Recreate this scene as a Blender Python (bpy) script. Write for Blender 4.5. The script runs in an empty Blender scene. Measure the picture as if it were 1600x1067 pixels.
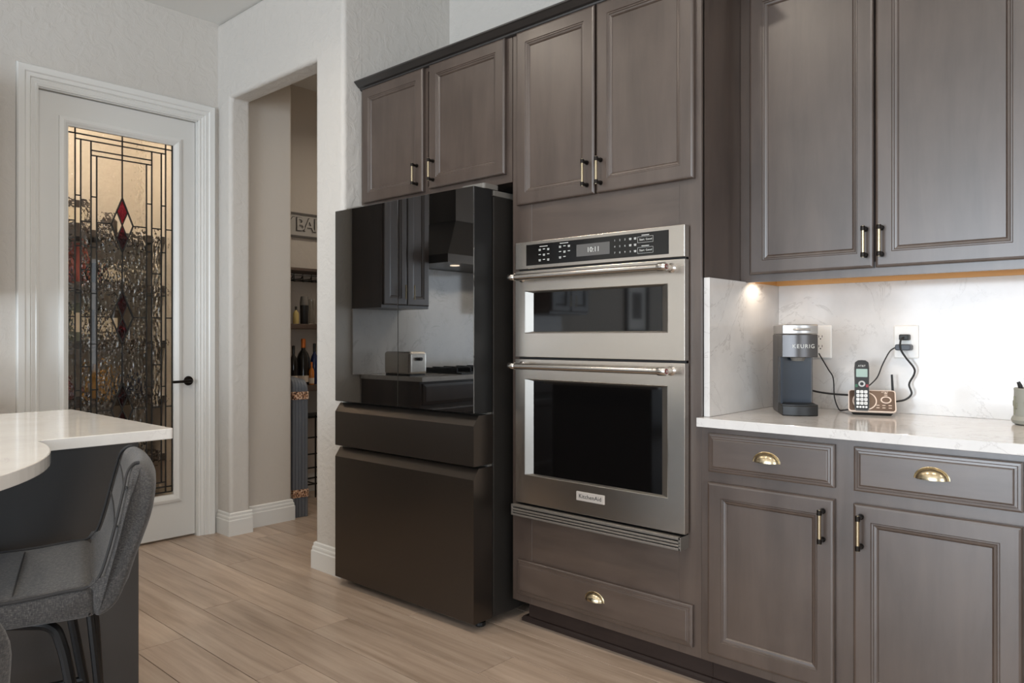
import bpy, bmesh, math, random
from mathutils import Vector, Matrix
random.seed(7)
R = math.radians
SC = bpy.context.scene
COL = SC.collection

# ------------------------------------------------------------------ camera, world, light, exposure
cam_d = bpy.data.cameras.new('camera'); cam = bpy.data.objects.new('camera', cam_d); COL.objects.link(cam)
cam.location = (0, 0, 1.172); cam.rotation_euler = (R(90), 0, R(42.15))
cam_d.sensor_width = 36; cam_d.lens = 1160 / 1600 * 36; cam_d.shift_y = -7.5 / 1600
cam_d.clip_start = 0.02
SC.camera = cam
SC.view_settings.view_transform = 'Standard'; SC.view_settings.look = 'None'
SC.view_settings.gamma = 1.0; SC.view_settings.use_curve_mapping = False
SC.view_settings.exposure = 0.0

w = bpy.data.worlds.new('sky'); SC.world = w; w.use_nodes = True
w.node_tree.nodes['Background'].inputs[0].default_value = (0.72, 0.85, 1.0, 1)
w.node_tree.nodes['Background'].inputs[1].default_value = 2.0

def area(name, loc, rot, sx, sy, power, col):
    l = bpy.data.lights.new(name, 'AREA'); l.shape = 'RECTANGLE'; l.size = sx; l.size_y = sy
    l.energy = power; l.color = col
    o = bpy.data.objects.new(name, l); COL.objects.link(o); o.location = loc; o.rotation_euler = rot
    return o
# daylight coming in through the glazed doors of the rear wall and the window of the right wall
area('daylight_rear', (-0.6, -4.95, 1.28), (R(90), 0, 0), 4.2, 2.2, 280, (0.80, 0.90, 1.0))
area('daylight_right', (3.42, -1.2, 1.5), (R(90), 0, R(90)), 3.2, 1.7, 75, (0.86, 0.93, 1.0))

# ------------------------------------------------------------------ helpers
def new_mat(name):
    m = bpy.data.materials.new(name); m.use_nodes = True
    nt = m.node_tree
    return m, nt, nt.nodes['Principled BSDF']
def lin(c):
    return tuple(((v / 255) / 12.92 if v / 255 <= 0.04045 else ((v / 255 + 0.055) / 1.055) ** 2.4) for v in c) + (1,)
def plain(name, srgb, rough=0.5, metal=0.0, spec=0.5, coat=0.0, emit=None, estr=0):
    m, nt, b = new_mat(name)
    b.inputs['Base Color'].default_value = lin(srgb); b.inputs['Roughness'].default_value = rough
    b.inputs['Metallic'].default_value = metal; b.inputs['Specular IOR Level'].default_value = spec
    b.inputs['Coat Weight'].default_value = coat
    if emit:
        b.inputs['Emission Color'].default_value = lin(emit); b.inputs['Emission Strength'].default_value = estr
    return m
def coords(nt, scale, kind='Object'):
    t = nt.nodes.new('ShaderNodeTexCoord'); mp = nt.nodes.new('ShaderNodeMapping')
    mp.inputs['Scale'].default_value = scale
    nt.links.new(t.outputs[kind], mp.inputs['Vector'])
    return mp
def noise(nt, vec, scale=5, detail=4, rough=0.5, dist=0.0):
    n = nt.nodes.new('ShaderNodeTexNoise')
    n.inputs['Scale'].default_value = scale; n.inputs['Detail'].default_value = detail
    n.inputs['Roughness'].default_value = rough; n.inputs['Distortion'].default_value = dist
    nt.links.new(vec.outputs[0], n.inputs['Vector'])
    return n
def ramp(nt, src, stops):
    r = nt.nodes.new('ShaderNodeValToRGB'); e = r.color_ramp.elements
    while len(e) < len(stops): e.new(0.5)
    for k, (p, c) in enumerate(stops): e[k].position = p; e[k].color = lin(c)
    nt.links.new(src.outputs['Fac'] if 'Fac' in src.outputs else src.outputs[0], r.inputs['Fac'])
    return r
def bump(nt, b, src, strength, dist=0.01):
    bp = nt.nodes.new('ShaderNodeBump'); bp.inputs['Strength'].default_value = strength; bp.inputs['Distance'].default_value = dist
    nt.links.new(src.outputs[0], bp.inputs['Height']); nt.links.new(bp.outputs[0], b.inputs['Normal'])
    return bp

def wood_mat(name, c0, c1, scale, rough=0.33):
    m, nt, b = new_mat(name)
    mp = coords(nt, scale); n = noise(nt, mp, 3.0, 8, 0.62, 0.35)
    mp2 = coords(nt, (1, 1, 1)); n2 = noise(nt, mp2, 4.5, 3, 0.5)
    mix = nt.nodes.new('ShaderNodeMath'); mix.operation = 'MULTIPLY_ADD'
    nt.links.new(n2.outputs[0], mix.inputs[0]); mix.inputs[1].default_value = 0.55
    nt.links.new(n.outputs[0], mix.inputs[2])
    sub = nt.nodes.new('ShaderNodeMath'); sub.operation = 'SUBTRACT'; sub.inputs[1].default_value = 0.27
    nt.links.new(mix.outputs[0], sub.inputs[0])
    r = ramp(nt, sub, [(0.3, c0), (0.7, c1)])
    nt.links.new(r.outputs[0], b.inputs['Base Color'])
    b.inputs['Roughness'].default_value = rough; b.inputs['Specular IOR Level'].default_value = 1.0
    bump(nt, b, n, 0.03, 0.002)
    return m
M = {}
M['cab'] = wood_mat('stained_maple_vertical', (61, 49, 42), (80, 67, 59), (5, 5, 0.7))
M['cab_h'] = wood_mat('stained_maple_horizontal', (61, 49, 42), (80, 67, 59), (0.7, 5, 5))
M['crown'] = wood_mat('crown_stain', (26, 24, 23), (34, 31, 30), (1.1, 5, 5), 0.42)
M['toe'] = wood_mat('toe_kick_shaded_stain', (40, 29, 25), (50, 38, 33), (1.1, 14, 14), 0.45)  # same stain as the cabinets, with the recess shade put into the colour
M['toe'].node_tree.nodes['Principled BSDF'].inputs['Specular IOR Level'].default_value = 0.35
M['honey'] = plain('unstained_maple', (206, 158, 98), 0.5)
M['espresso'] = wood_mat('espresso_island_panel', (27, 27, 28), (35, 35, 36), (4, 4, 1), 0.4)
M['white_trim'] = plain('white_semi_gloss_paint', (220, 219, 215), 0.32)
M['door_paint'] = plain('door_white_paint', (214, 213, 209), 0.35)
M['ceiling'] = plain('ceiling_white', (222, 221, 217), 0.9)

def wall_mat(name, c, strength=0.35):
    m, nt, b = new_mat(name)
    b.inputs['Base Color'].default_value = lin(c); b.inputs['Roughness'].default_value = 0.75
    n = noise(nt, coords(nt, (1, 1, 1)), 16, 4, 0.55, 0.6)
    r = ramp(nt, n, [(0.42, (0, 0, 0)), (0.62, (255, 255, 255))])
    bump(nt, b, r, strength, 0.004)
    return m
M['wall'] = wall_mat('textured_light_greige_wall', (202, 197, 190))
M['hall_wall'] = wall_mat('hall_greige_wall', (196, 188, 178), 0.15)
M['pantry_wall'] = plain('pantry_beige_wall', (208, 199, 186), 0.8)

def quartz(name, base, vein, rough=0.12):
    m, nt, b = new_mat(name)
    mp = coords(nt, (1, 1, 1))
    n = noise(nt, mp, 3.2, 8, 0.62, 1.3)
    a = nt.nodes.new('ShaderNodeMath'); a.operation = 'SUBTRACT'; a.inputs[1].default_value = 0.5; nt.links.new(n.outputs[0], a.inputs[0])
    ab = nt.nodes.new('ShaderNodeMath'); ab.operation = 'ABSOLUTE'; nt.links.new(a.outputs[0], ab.inputs[0])
    n2 = noise(nt, mp, 2.3, 2, 0.5)
    th = nt.nodes.new('ShaderNodeMath'); th.operation = 'MULTIPLY_ADD'; th.inputs[1].default_value = 0.05; th.inputs[2].default_value = -0.026
    nt.links.new(n2.outputs[0], th.inputs[0])
    su = nt.nodes.new('ShaderNodeMath'); su.operation = 'SUBTRACT'; nt.links.new(ab.outputs[0], su.inputs[0]); nt.links.new(th.outputs[0], su.inputs[1])
    mr = nt.nodes.new('ShaderNodeMapRange'); mr.inputs['From Min'].default_value = 0.0; mr.inputs['From Max'].default_value = 0.010
    nt.links.new(su.outputs[0], mr.inputs['Value'])
    mx = nt.nodes.new('ShaderNodeMix'); mx.data_type = 'RGBA'
    mx.inputs['A'].default_value = lin(vein); 
    n3 = noise(nt, mp, 9, 4, 0.6)
    r = ramp(nt, n3, [(0.35, tuple(v - 8 for v in base)), (0.65, base)])
    nt.links.new(r.outputs[0], mx.inputs['B']); nt.links.new(mr.outputs[0], mx.inputs['Factor'])
    nt.links.new(mx.outputs['Result'], b.inputs['Base Color'])
    b.inputs['Roughness'].default_value = rough
    return m
M['quartz'] = quartz('veined_white_quartz', (213, 210, 207), (190, 186, 183))
M['island_quartz'] = quartz('island_quartz', (222, 218, 212), (208, 203, 198), 0.08)

def floor_mat():
    m, nt, b = new_mat('light_oak_plank')
    t = nt.nodes.new('ShaderNodeTexCoord'); oi = nt.nodes.new('ShaderNodeObjectInfo')
    off = nt.nodes.new('ShaderNodeVectorMath'); off.operation = 'SCALE'; off.inputs['Scale'].default_value = 37.0
    cmb = nt.nodes.new('ShaderNodeCombineXYZ')
    for k in range(3): nt.links.new(oi.outputs['Random'], cmb.inputs[k])
    nt.links.new(cmb.outputs[0], off.inputs[0])
    ad = nt.nodes.new('ShaderNodeVectorMath'); ad.operation = 'ADD'
    nt.links.new(t.outputs['Object'], ad.inputs[0]); nt.links.new(off.outputs[0], ad.inputs[1])
    mp = nt.nodes.new('ShaderNodeMapping'); mp.inputs['Scale'].default_value = (1.0, 15, 1)
    nt.links.new(ad.outputs[0], mp.inputs['Vector'])
    n = noise(nt, mp, 1.6, 8, 0.6, 0.45)
    r = ramp(nt, n, [(0.28, (152, 132, 114)), (0.5, (178, 157, 139)), (0.72, (196, 177, 159))])
    hs = nt.nodes.new('ShaderNodeHueSaturation')
    mr = nt.nodes.new('ShaderNodeMapRange'); mr.inputs['To Min'].default_value = 0.84; mr.inputs['To Max'].default_value = 1.04
    nt.links.new(oi.outputs['Random'], mr.inputs['Value']); nt.links.new(mr.outputs[0], hs.inputs['Value'])
    nt.links.new(r.outputs[0], hs.inputs['Color']); nt.links.new(hs.outputs[0], b.inputs['Base Color'])
    b.inputs['Roughness'].default_value = 0.33
    bump(nt, b, n, 0.06, 0.002)
    return m
M['plank'] = floor_mat()
M['groove'] = plain('plank_groove_brown', (46, 36, 28), 0.8)

def steel_mat(name, c, rough, brushed=(1, 60, 60), metal=1.0):
    m, nt, b = new_mat(name)
    b.inputs['Base Color'].default_value = lin(c); b.inputs['Metallic'].default_value = metal
    n = noise(nt, coords(nt, brushed), 14, 3, 0.6)
    r = nt.nodes.new('ShaderNodeMapRange'); r.inputs['To Min'].default_value = rough * 0.96; r.inputs['To Max'].default_value = rough * 1.04
    nt.links.new(n.outputs[0], r.inputs['Value']); nt.links.new(r.outputs[0], b.inputs['Roughness'])
    return m
M['steel'] = steel_mat('brushed_stainless', (200, 193, 184), 0.25)
M['steel_bright'] = steel_mat('polished_stainless', (205, 201, 196), 0.22)
M['black_steel'] = steel_mat('black_stainless', (88, 81, 75), 0.3, metal=0.9)
M['fridge_glass'] = plain('black_mirror_glass', (9, 9, 9), 0.015, 0, 1.0)
M['fridge_glass'].node_tree.nodes['Principled BSDF'].inputs['IOR'].default_value = 1.9
M['fridge_side'] = plain('fridge_graphite_paint', (52, 49, 46), 0.38, 0.3)
M['dark_plastic'] = plain('black_plastic', (20, 20, 20), 0.45)
M['grey_plastic'] = plain('grey_plastic', (112, 108, 102), 0.5)
M['oven_glass'] = plain('oven_black_glass', (9, 8, 8), 0.04, 0, 0.55)
M['panel_glass'] = plain('control_panel_black_glass', (14, 13, 12), 0.12)
M['display'] = plain('display_grey', (92, 90, 88), 0.25)
M['print'] = plain('white_print', (205, 205, 200), 0.5)
M['print_dark'] = plain('dark_print', (30, 28, 28), 0.5)
M['medallion'] = plain('medallion_red', (120, 52, 48), 0.3, 0.6)
M['bezel'] = steel_mat('satin_bezel', (150, 146, 140), 0.45)
M['vent'] = plain('vent_satin_metal', (132, 126, 119), 0.35, 0.6)
M['badge'] = plain('badge_satin_metal', (196, 188, 180), 0.4, 0.4)
M['brass'] = steel_mat('aged_brass', (186, 171, 142), 0.25, (40, 40, 2))
M['bronze'] = plain('dark_bronze', (34, 29, 25), 0.35, 0.7)
M['white_plastic'] = plain('white_plastic', (232, 230, 226), 0.35)
M['cord'] = plain('black_cord', (28, 26, 26), 0.5)
M['black_metal'] = plain('black_powder_coat', (16, 16, 17), 0.35, 0.4)
M['puck'] = plain('puck_light_lens', (255, 225, 180), 0.4, emit=(255, 214, 160), estr=6)
M['lens'] = plain('can_light_lens', (255, 240, 220), 0.4, emit=(255, 232, 205), estr=5)

def fabric_mat():
    m, nt, b = new_mat('charcoal_tweed')
    a = noise(nt, coords(nt, (210, 210, 50)), 3, 2, 0.6); c = noise(nt, coords(nt, (50, 50, 230)), 3, 2, 0.6)
    mu = nt.nodes.new('ShaderNodeMath'); mu.operation = 'ADD'; nt.links.new(a.outputs[0], mu.inputs[0]); nt.links.new(c.outputs[0], mu.inputs[1])
    hf = nt.nodes.new('ShaderNodeMath'); hf.operation = 'MULTIPLY'; hf.inputs[1].default_value = 0.5; nt.links.new(mu.outputs[0], hf.inputs[0])
    r = ramp(nt, hf, [(0.3, (36, 36, 37)), (0.5, (62, 60, 59)), (0.7, (98, 94, 90))])
    nt.links.new(r.outputs[0], b.inputs['Base Color']); b.inputs['Roughness'].default_value = 0.92
    b.inputs['Sheen Weight'].default_value = 0.15
    bump(nt, b, hf, 0.4, 0.002)
    return m
M['tweed'] = fabric_mat()
M['piping'] = plain('dark_piping', (48, 47, 47), 0.9)

def glass_mat(name, col, kind):
    m, nt, b = new_mat(name)
    b.inputs['Base Color'].default_value = lin(col); b.inputs['Roughness'].default_value = 0.03
    b.inputs['Transmission Weight'].default_value = 1.0; b.inputs['IOR'].default_value = 1.45
    if kind == 'hammered':
        v = nt.nodes.new('ShaderNodeTexVoronoi'); v.inputs['Scale'].default_value = 55
        v.feature = 'SMOOTH_F1'
        nt.links.new(coords(nt, (1, 1.3, 0.75)).outputs[0], v.inputs['Vector'])
        bp = nt.nodes.new('ShaderNodeBump'); bp.inputs['Strength'].default_value = 0.75; bp.inputs['Distance'].default_value = 0.010
        nt.links.new(v.outputs['Distance'], bp.inputs['Height']); nt.links.new(bp.outputs[0], b.inputs['Normal'])
    elif kind == 'wavy':
        n = noise(nt, coords(nt, (1, 1, 1)), 22, 2, 0.5)
        bump(nt, b, n, 0.8, 0.012)
    return m
M['g_hammer'] = glass_mat('hammered_clear_glass', (232, 226, 216), 'hammered')
M['g_wavy'] = glass_mat('water_glass', (228, 222, 212), 'wavy')
M['g_bevel'] = glass_mat('bevelled_clear_glass', (245, 240, 232), 'clear')
M['g_red'] = glass_mat('ruby_glass', (120, 20, 38), 'wavy')
M['lead'] = plain('lead_came', (52, 50, 48), 0.45, 0.6)

class MB:
    def __init__(s): s.v = []; s.f = []; s.m = []
    def add(s, vs, fs, mi=0):
        o = len(s.v); s.v += [tuple(p) for p in vs]; s.f += [tuple(i + o for i in f) for f in fs]; s.m += [mi] * len(fs)
        return s
    def box(s, x0, x1, y0, y1, z0, z1, mi=0):
        vs = [(x, y, z) for x in (x0, x1) for y in (y0, y1) for z in (z0, z1)]
        return s.add(vs, [(0, 1, 3, 2), (4, 6, 7, 5), (0, 4, 5, 1), (2, 3, 7, 6), (0, 2, 6, 4), (1, 5, 7, 3)], mi)
    def loft(s, rings, closed=True, cap=True, mi=0):
        n = len(rings[0]); vs = [p for r in rings for p in r]; fs = []
        for i in range(len(rings) - 1):
            for j in range(n if closed else n - 1):
                k = (j + 1) % n
                fs.append((i * n + j, i * n + k, (i + 1) * n + k, (i + 1) * n + j))
        if cap: fs.append(tuple(range(n))[::-1]); fs.append(tuple((len(rings) - 1) * n + j for j in range(n)))
        return s.add(vs, fs, mi)
    def prism(s, poly, h0, h1, mp=lambda a, b, h: (a, b, h), mi=0):
        return s.loft([[mp(a, b, h0) for a, b in poly], [mp(a, b, h1) for a, b in poly]], mi=mi)
    def tube(s, pts, r, n=10, mi=0, cap=True):
        pts = [Vector(p) for p in pts]; rings = []
        up = None
        for i, p in enumerate(pts):
            d = (pts[min(i + 1, len(pts) - 1)] - pts[max(i - 1, 0)]).normalized()
            if up is None:
                up = Vector((0, 0, 1)) if abs(d.z) < 0.9 else Vector((1, 0, 0))
            a = d.cross(up).normalized(); bb = a.cross(d).normalized(); up = bb
            rr = r[i] if isinstance(r, (list, tuple)) else r
            rings.append([p + a * math.cos(2 * math.pi * k / n) * rr + bb * math.sin(2 * math.pi * k / n) * rr for k in range(n)])
        return s.loft(rings, True, cap, mi)
    def lathe(s, prof, c, n=24, mi=0, axis='z'):
        rings = []
        for r, h in prof:
            ring = []
            for k in range(n):
                a = 2 * math.pi * k / n; x, y = math.cos(a) * max(r, 1e-5), math.sin(a) * max(r, 1e-5)
                ring.append((c[0] + x, c[1] + y, c[2] + h) if axis == 'z' else ((c[0] + x, c[1] + h, c[2] + y) if axis == 'y' else (c[0] + h, c[1] + x, c[2] + y)))
            rings.append(ring)
        return s.loft(rings, True, True, mi)
    def rect_loft(s, u0, u1, v0, v1, loops, mp, mi=0, cap_end=False):
        rings = [[mp(u0 + i, v0 + i, d), mp(u1 - i, v0 + i, d), mp(u1 - i, v1 - i, d), mp(u0 + i, v1 - i, d)] for i, d in loops] if True else None
        rings = [[mp(a, b, d) for a, b in ((u0 + i, v0 + i), (u1 - i, v0 + i), (u1 - i, v1 - i), (u0 + i, v1 - i))] for i, d in loops]
        s.loft(rings, True, False, mi)
        if cap_end: o = len(s.v) - 4; s.f.append((o, o + 1, o + 2, o + 3)); s.m.append(mi)
        return s
    def sweep(s, path, prof, mp, mi=0):
        n = len(path); rings = []
        nor = []
        for i in range(n - 1):
            dx, dy = path[i + 1][0] - path[i][0], path[i + 1][1] - path[i][1]; L = math.hypot(dx, dy)
            nor.append((dy / L, -dx / L))
        for i, p in enumerate(path):
            if i == 0: m = nor[0]
            elif i == n - 1: m = nor[-1]
            else:
                a, b = nor[i - 1], nor[i]; q = 1 + a[0] * b[0] + a[1] * b[1]
                m = ((a[0] + b[0]) / q, (a[1] + b[1]) / q)
            rings.append([mp(p[0] + m[0] * o, p[1] + m[1] * o, h) for o, h in prof])
        return s.loft(rings, True, True, mi)
    def build(s, name, mats, parent=None, local=False, smooth=False, bevel=0, seg=2, angle=35):
        if not isinstance(mats, (list, tuple)): mats = [mats]
        inv = Matrix.Identity(4)
        if parent is not None and not local:
            q = parent; chain = Matrix.Identity(4)
            while q is not None: chain = Matrix.LocRotScale(q.location, q.rotation_euler, None) @ chain; q = q.parent
            inv = chain.inverted()
        me = bpy.data.meshes.new(name)
        me.from_pydata([tuple(inv @ Vector(p)) for p in s.v], [], s.f)
        for m in mats: me.materials.append(M[m] if isinstance(m, str) else m)
        for p, i in zip(me.polygons, s.m): p.material_index = i
        bm = bmesh.new(); bm.from_mesh(me); bmesh.ops.recalc_face_normals(bm, faces=bm.faces); bm.to_mesh(me); bm.free()
        if smooth:
            for p in me.polygons: p.use_smooth = True
            try: me.set_sharp_from_angle(angle=R(angle))
            except Exception: pass
        o = bpy.data.objects.new(name, me); COL.objects.link(o)
        if parent is not None: o.parent = parent
        if bevel:
            b = o.modifiers.new('bevel', 'BEVEL'); b.width = bevel; b.segments = seg; b.limit_method = 'ANGLE'; b.angle_limit = R(40)
        return o
def tag(o, label, cat=None, group=None, kind=None):
    if label: o['label'] = label
    if cat: o['category'] = cat
    if group: o['group'] = group
    if kind: o['kind'] = kind
    return o
def thing(name, label, cat, loc=(0, 0, 0), rz=0, group=None):
    o = bpy.data.objects.new(name, None); COL.objects.link(o); o.location = loc; o.rotation_euler = (0, 0, rz)
    o.empty_display_size = 0.1
    return tag(o, label, cat, group)
def struct(o): o['kind'] = 'structure'; return o
def share(src, name, parent, loc, rz=0):
    o = src.copy(); o.name = name; COL.objects.link(o); o.parent = parent; o.location = loc; o.rotation_euler = (0, 0, rz); return o
def text_verts(body, size, extrude=0.0004, align='CENTER', spacing=1.0):
    c = bpy.data.curves.new('t', 'FONT'); c.body = body; c.size = size; c.extrude = extrude; c.align_x = align; c.align_y = 'CENTER'
    c.space_character = spacing; c.resolution_u = 3
    o = bpy.data.objects.new('t', c); COL.objects.link(o)
    bpy.context.view_layer.update()
    me = bpy.data.meshes.new_from_object(o.evaluated_get(bpy.context.evaluated_depsgraph_get()))
    vs = [tuple(v.co) for v in me.vertices]; fs = [tuple(p.vertices) for p in me.polygons]
    bpy.data.objects.remove(o); bpy.data.curves.remove(c); bpy.data.meshes.remove(me)
    return vs, fs
def add_text(mb, body, size, mp, extrude=0.0004, align='CENTER', spacing=1.0, bold=0, mi=0):
    vs, fs = text_verts(body, size, extrude, align, spacing)
    mb.add([mp(*v) for v in vs], fs, mi); return mb
XZ = lambda a, b, h: (a, h, b)      # plane facing -Y: a = X, b = Z, h = Y
YZ = lambda a, b, h: (h, a, b)      # plane facing +X: a = Y, b = Z, h = X
XY = lambda a, b, h: (a, b, h)
def arc(cx, cy, r, a0, a1, n):
    return [(cx + r * math.cos(R(a0 + (a1 - a0) * k / n)), cy + r * math.sin(R(a0 + (a1 - a0) * k / n))) for k in range(n + 1)]
def rrect(u0, u1, v0, v1, r, n=4):
    return arc(u1 - r, v1 - r, r, 0, 90, n) + arc(u0 + r, v1 - r, r, 90, 180, n) + arc(u0 + r, v0 + r, r, 180, 270, n) + arc(u1 - r, v0 + r, r, 270, 360, n)
def smooth_path(pts, sub=6):
    P = [Vector(p) for p in pts]; out = []
    for i in range(len(P) - 1):
        p0, p1, p2, p3 = P[max(i - 1, 0)], P[i], P[i + 1], P[min(i + 2, len(P) - 1)]
        for k in range(sub):
            t = k / sub
            out.append(0.5 * ((2 * p1) + (-p0 + p2) * t + (2 * p0 - 5 * p1 + 4 * p2 - p3) * t * t + (-p0 + 3 * p1 - 3 * p2 + p3) * t ** 3))
    return out + [P[-1]]

# ------------------------------------------------------------------ the setting
fl = struct(MB().box(-6.2, 3.6, -5.1, 4.7, -0.1, -0.006).build('floor', 'groove'))
W, L = 0.182, 1.82
pm = MB()
g = 0.0022
pm.loft([[(0 + e, 0 + e, z), (L - e, 0 + e, z), (L - e, W - e, z), (0 + e, W - e, z)] for e, z in ((0.0013, -0.006), (0.0013, -0.0007), (0.0019, 0))])
plank = pm.build('plank', 'plank', fl, local=True)
offs = {0: -3.125, 1: -2.58, 2: -1.821, 3: -2.415, 5: -3.88, -1: -2.345}
first = True
for k in range(-36, 18):
    y = 1.473 + k * W
    x = offs.get(k, -3.0 + random.random() * L)
    xs = x - math.ceil((x + 6.1) / L) * L
    if k < -6: x_end = 3.5
    else: x_end = 3.5
    while xs < x_end:
        if -5.2 < y < 4.6 and (y > -2.3 or xs > -4.6) and not (y < -2.3 and True):
            p = plank if first else plank.copy()
            if not first: COL.objects.link(p); p.parent = fl
            p.location = (xs, y, 0); first = False
        xs += L
rest = MB()
for k in range(-36, 18):
    y = 1.473 + k * W
    if y <= -2.3 and y > -5.2:
        x = -6.1 + (k * 0.73) % L
        while x < 3.4:
            rest.box(x + 0.001, x + L - 0.001, y + 0.001, y + W - 0.001, -0.006, 0); x += L
tag(rest.build('plank_field', 'plank', fl), None, kind='stuff')

CZ = 3.05
struct(MB().box(-6.2, 3.6, -5.1, 4.7, CZ, CZ + 0.1).build('ceiling', 'ceiling'))
# left wall with the leaded glass door opening
wl = MB()
poly = [(-5.1, 0), (1.172, 0), (1.172, 2.448), (2.006, 2.448), (2.006, 0), (2.2, 0), (2.2, CZ), (-5.1, CZ)]
wl.prism(poly, -4.43, -4.31, YZ)
struct(wl.build('wall_left', 'wall'))
# wall with the cased opening, the pier beside the refrigerator
wo = MB().prism([(-4.34, 0), (-4.16, 0), (-4.16, 2.575), (-3.27, 2.575), (-3.27, 0), (-3.03, 0), (-3.03, CZ), (-4.34, CZ)], 2.125, 2.255, XZ)
struct(wo.build('wall_opening', 'wall', bevel=0.022, seg=5))
struct(MB().box(-3.15, -3.0306, 2.16, 2.96, 0, CZ).build('wall_niche', 'wall'))
struct(MB().box(-3.15, 3.6, 2.83, 2.95, 0, CZ).build('wall_back', 'wall'))
struct(MB().box(3.5, 3.6, -5.1, 2.83, 0, 0.7).box(3.5, 3.6, -5.1, 2.83, 2.4, CZ).box(3.5, 3.6, -5.1, -2.9, 0.7, 2.4).box(3.5, 3.6, 0.5, 2.83, 0.7, 2.4).build('wall_right', 'wall'))
struct(MB().box(-4.43, 3.6, -5.1, -5.0, 2.45, CZ).box(-4.43, -2.8, -5.1, -5.0, 0, 2.45).box(1.6, 3.6, -5.1, -5.0, 0, 2.45).build('wall_rear', 'wall'))
wn = MB()
for x in (-2.8, -1.33, 0.13, 1.53): wn.box(x, x + 0.07, -5.08, -5.0, 0.05, 2.45)
wn.box(-2.8, 1.6, -5.08, -5.0, 2.38, 2.45).box(-2.8, 1.6, -5.08, -5.0, 0.0, 0.1)
struct(wn.build('window_1', 'white_trim'))
wn = MB()
for y in (-2.9, -1.25, 0.43): wn.box(3.5, 3.57, y, y + 0.07, 0.7, 2.4)
wn.box(3.5, 3.57, -2.9, 0.5, 0.7, 0.77).box(3.5, 3.57, -2.9, 0.5, 2.33, 2.4)
struct(wn.build('window_2', 'white_trim'))
# hall and bar nook behind the opening
struct(MB().box(-5.05, -4.24, 2.26, 2.58, 0, CZ).build('wall_hall', 'hall_wall', bevel=0.015, seg=3))
struct(MB().box(-5.05, -4.93, 2.5, 4.7, 0, CZ).build('wall_nook', 'hall_wall'))
struct(MB().box(-5.05, -3.03, 4.5, 4.6, 0, CZ).box(-3.15, -3.03, 2.96, 4.5, 0, CZ).build('wall_hall_end', 'hall_wall'))
# pantry behind the leaded glass door
struct(MB().box(-5.75, -5.65, 0.55, 2.25, 0, CZ).box(-5.75, -4.43, 0.5, 0.6, 0, CZ).box(-5.75, -4.43, 2.2, 2.26, 0, CZ).build('wall_pantry', 'pantry_wall'))

BB = [(0, 0), (0.016, 0), (0.016, 0.088), (0.012, 0.094), (0.012, 0.104), (0.0105, 0.110), (0.007, 0.114), (0.006, 0.128), (0, 0.134)]
struct(MB().sweep([(-4.305, 2.125), (-4.16, 2.125), (-4.16, 2.262)], BB, XY).build('baseboard_opening', 'white_trim'))
struct(MB().sweep([(-4.24, 2.255), (-4.24, 2.58), (-4.93, 2.58)], BB, XY).build('baseboard_hall', 'white_trim'))
struct(MB().sweep([(-4.93, 2.58), (-4.93, 4.5)], BB, XY).build('baseboard_nook', 'white_trim'))
struct(MB().sweep([(-3.27, 2.262), (-3.27, 2.125), (-3.03, 2.125)], BB, XY).build('baseboard_pier', 'white_trim'))
CS = [(0, 0), (0, 0.010), (0.010, 0.014), (0.014, 0.010), (0.030, 0.016), (0.034, 0.012), (0.040, 0.020), (0.058, 0.020), (0.064, 0.026), (0.092, 0.028), (0.098, 0.022), (0.098, 0)]
cs = MB().sweep([(2.0, 0.0), (2.0, 2.442), (1.178, 2.442), (1.178, 0.0)], CS, lambda a, b, h: (-4.31 + h, a, b))
tr = struct(cs.build('trim_1', 'white_trim'))
MB().box(-4.43, -4.311, 1.166, 1.181, 0, 2.445).box(-4.43, -4.311, 1.997, 2.012, 0, 2.445).box(-4.43, -4.311, 1.166, 2.012, 2.437, 2.452).build('door_jamb', 'white_trim', tr)

# ------------------------------------------------------------------ leaded glass door
dr = bpy.data.objects.new('door_1', None); COL.objects.link(dr); dr.location = (-4.345, 1.589, 0); struct(dr)
GY = [1.322, 1.359, 1.386, 1.436, 1.464, 1.594, 1.723, 1.752, 1.805, 1.829, 1.866]
GZ0, GZ1 = 0.278, 2.280
DL = 0.012
mb = MB(); rr = [(0, -4.374), (0, -4.330), None]
def frame_mesh(mb, o, i, d0, d1, mp):
    (u0, u1, v0, v1), (a0, a1, b0, b1) = o, i
    O = [(u0, v0), (u1, v0), (u1, v1), (u0, v1)]; I = [(a0, b0), (a1, b0), (a1, b1), (a0, b1)]
    vs = [mp(*p, d0) for p in O] + [mp(*p, d1) for p in O] + [mp(*p, d1) for p in I] + [mp(*p, d0) for p in I]
    fs = []
    for a in range(4):
        for k in range(4):
            n = (k + 1) % 4; b = (a + 1) % 4
            fs.append((a * 4 + k, a * 4 + n, b * 4 + n, b * 4 + k))
    mb.add(vs, fs)
frame_mesh(mb, (1.184, 1.994, DL, 2.434), (1.30, 1.888, 0.25, 2.30), -4.374, -4.330, YZ)
mb.build('door_slab', 'door_paint', dr, bevel=0.002)
mb = MB()
mb.rect_loft(1.277, 1.915, 0.215, 2.322, [(0, -4.331), (0.002, -4.322), (0.012, -4.318), (0.020, -4.316), (0.030, -4.320), (0.038, -4.326), (0.0455, -4.330), (0.0455, -4.352)], YZ)
mb.build('glazing_frame', 'white_trim', dr)
GX0, GX1 = -4.3475, -4.3435
def pane(poly, mat, nm='pane'):
    return MB().prism(poly, GX0, GX1, YZ).build(nm, mat, dr)
def rect(a0, a1, b0, b1, mat): pane([(a0, b0), (a1, b0), (a1, b1), (a0, b1)], mat)
lead = MB()
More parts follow.
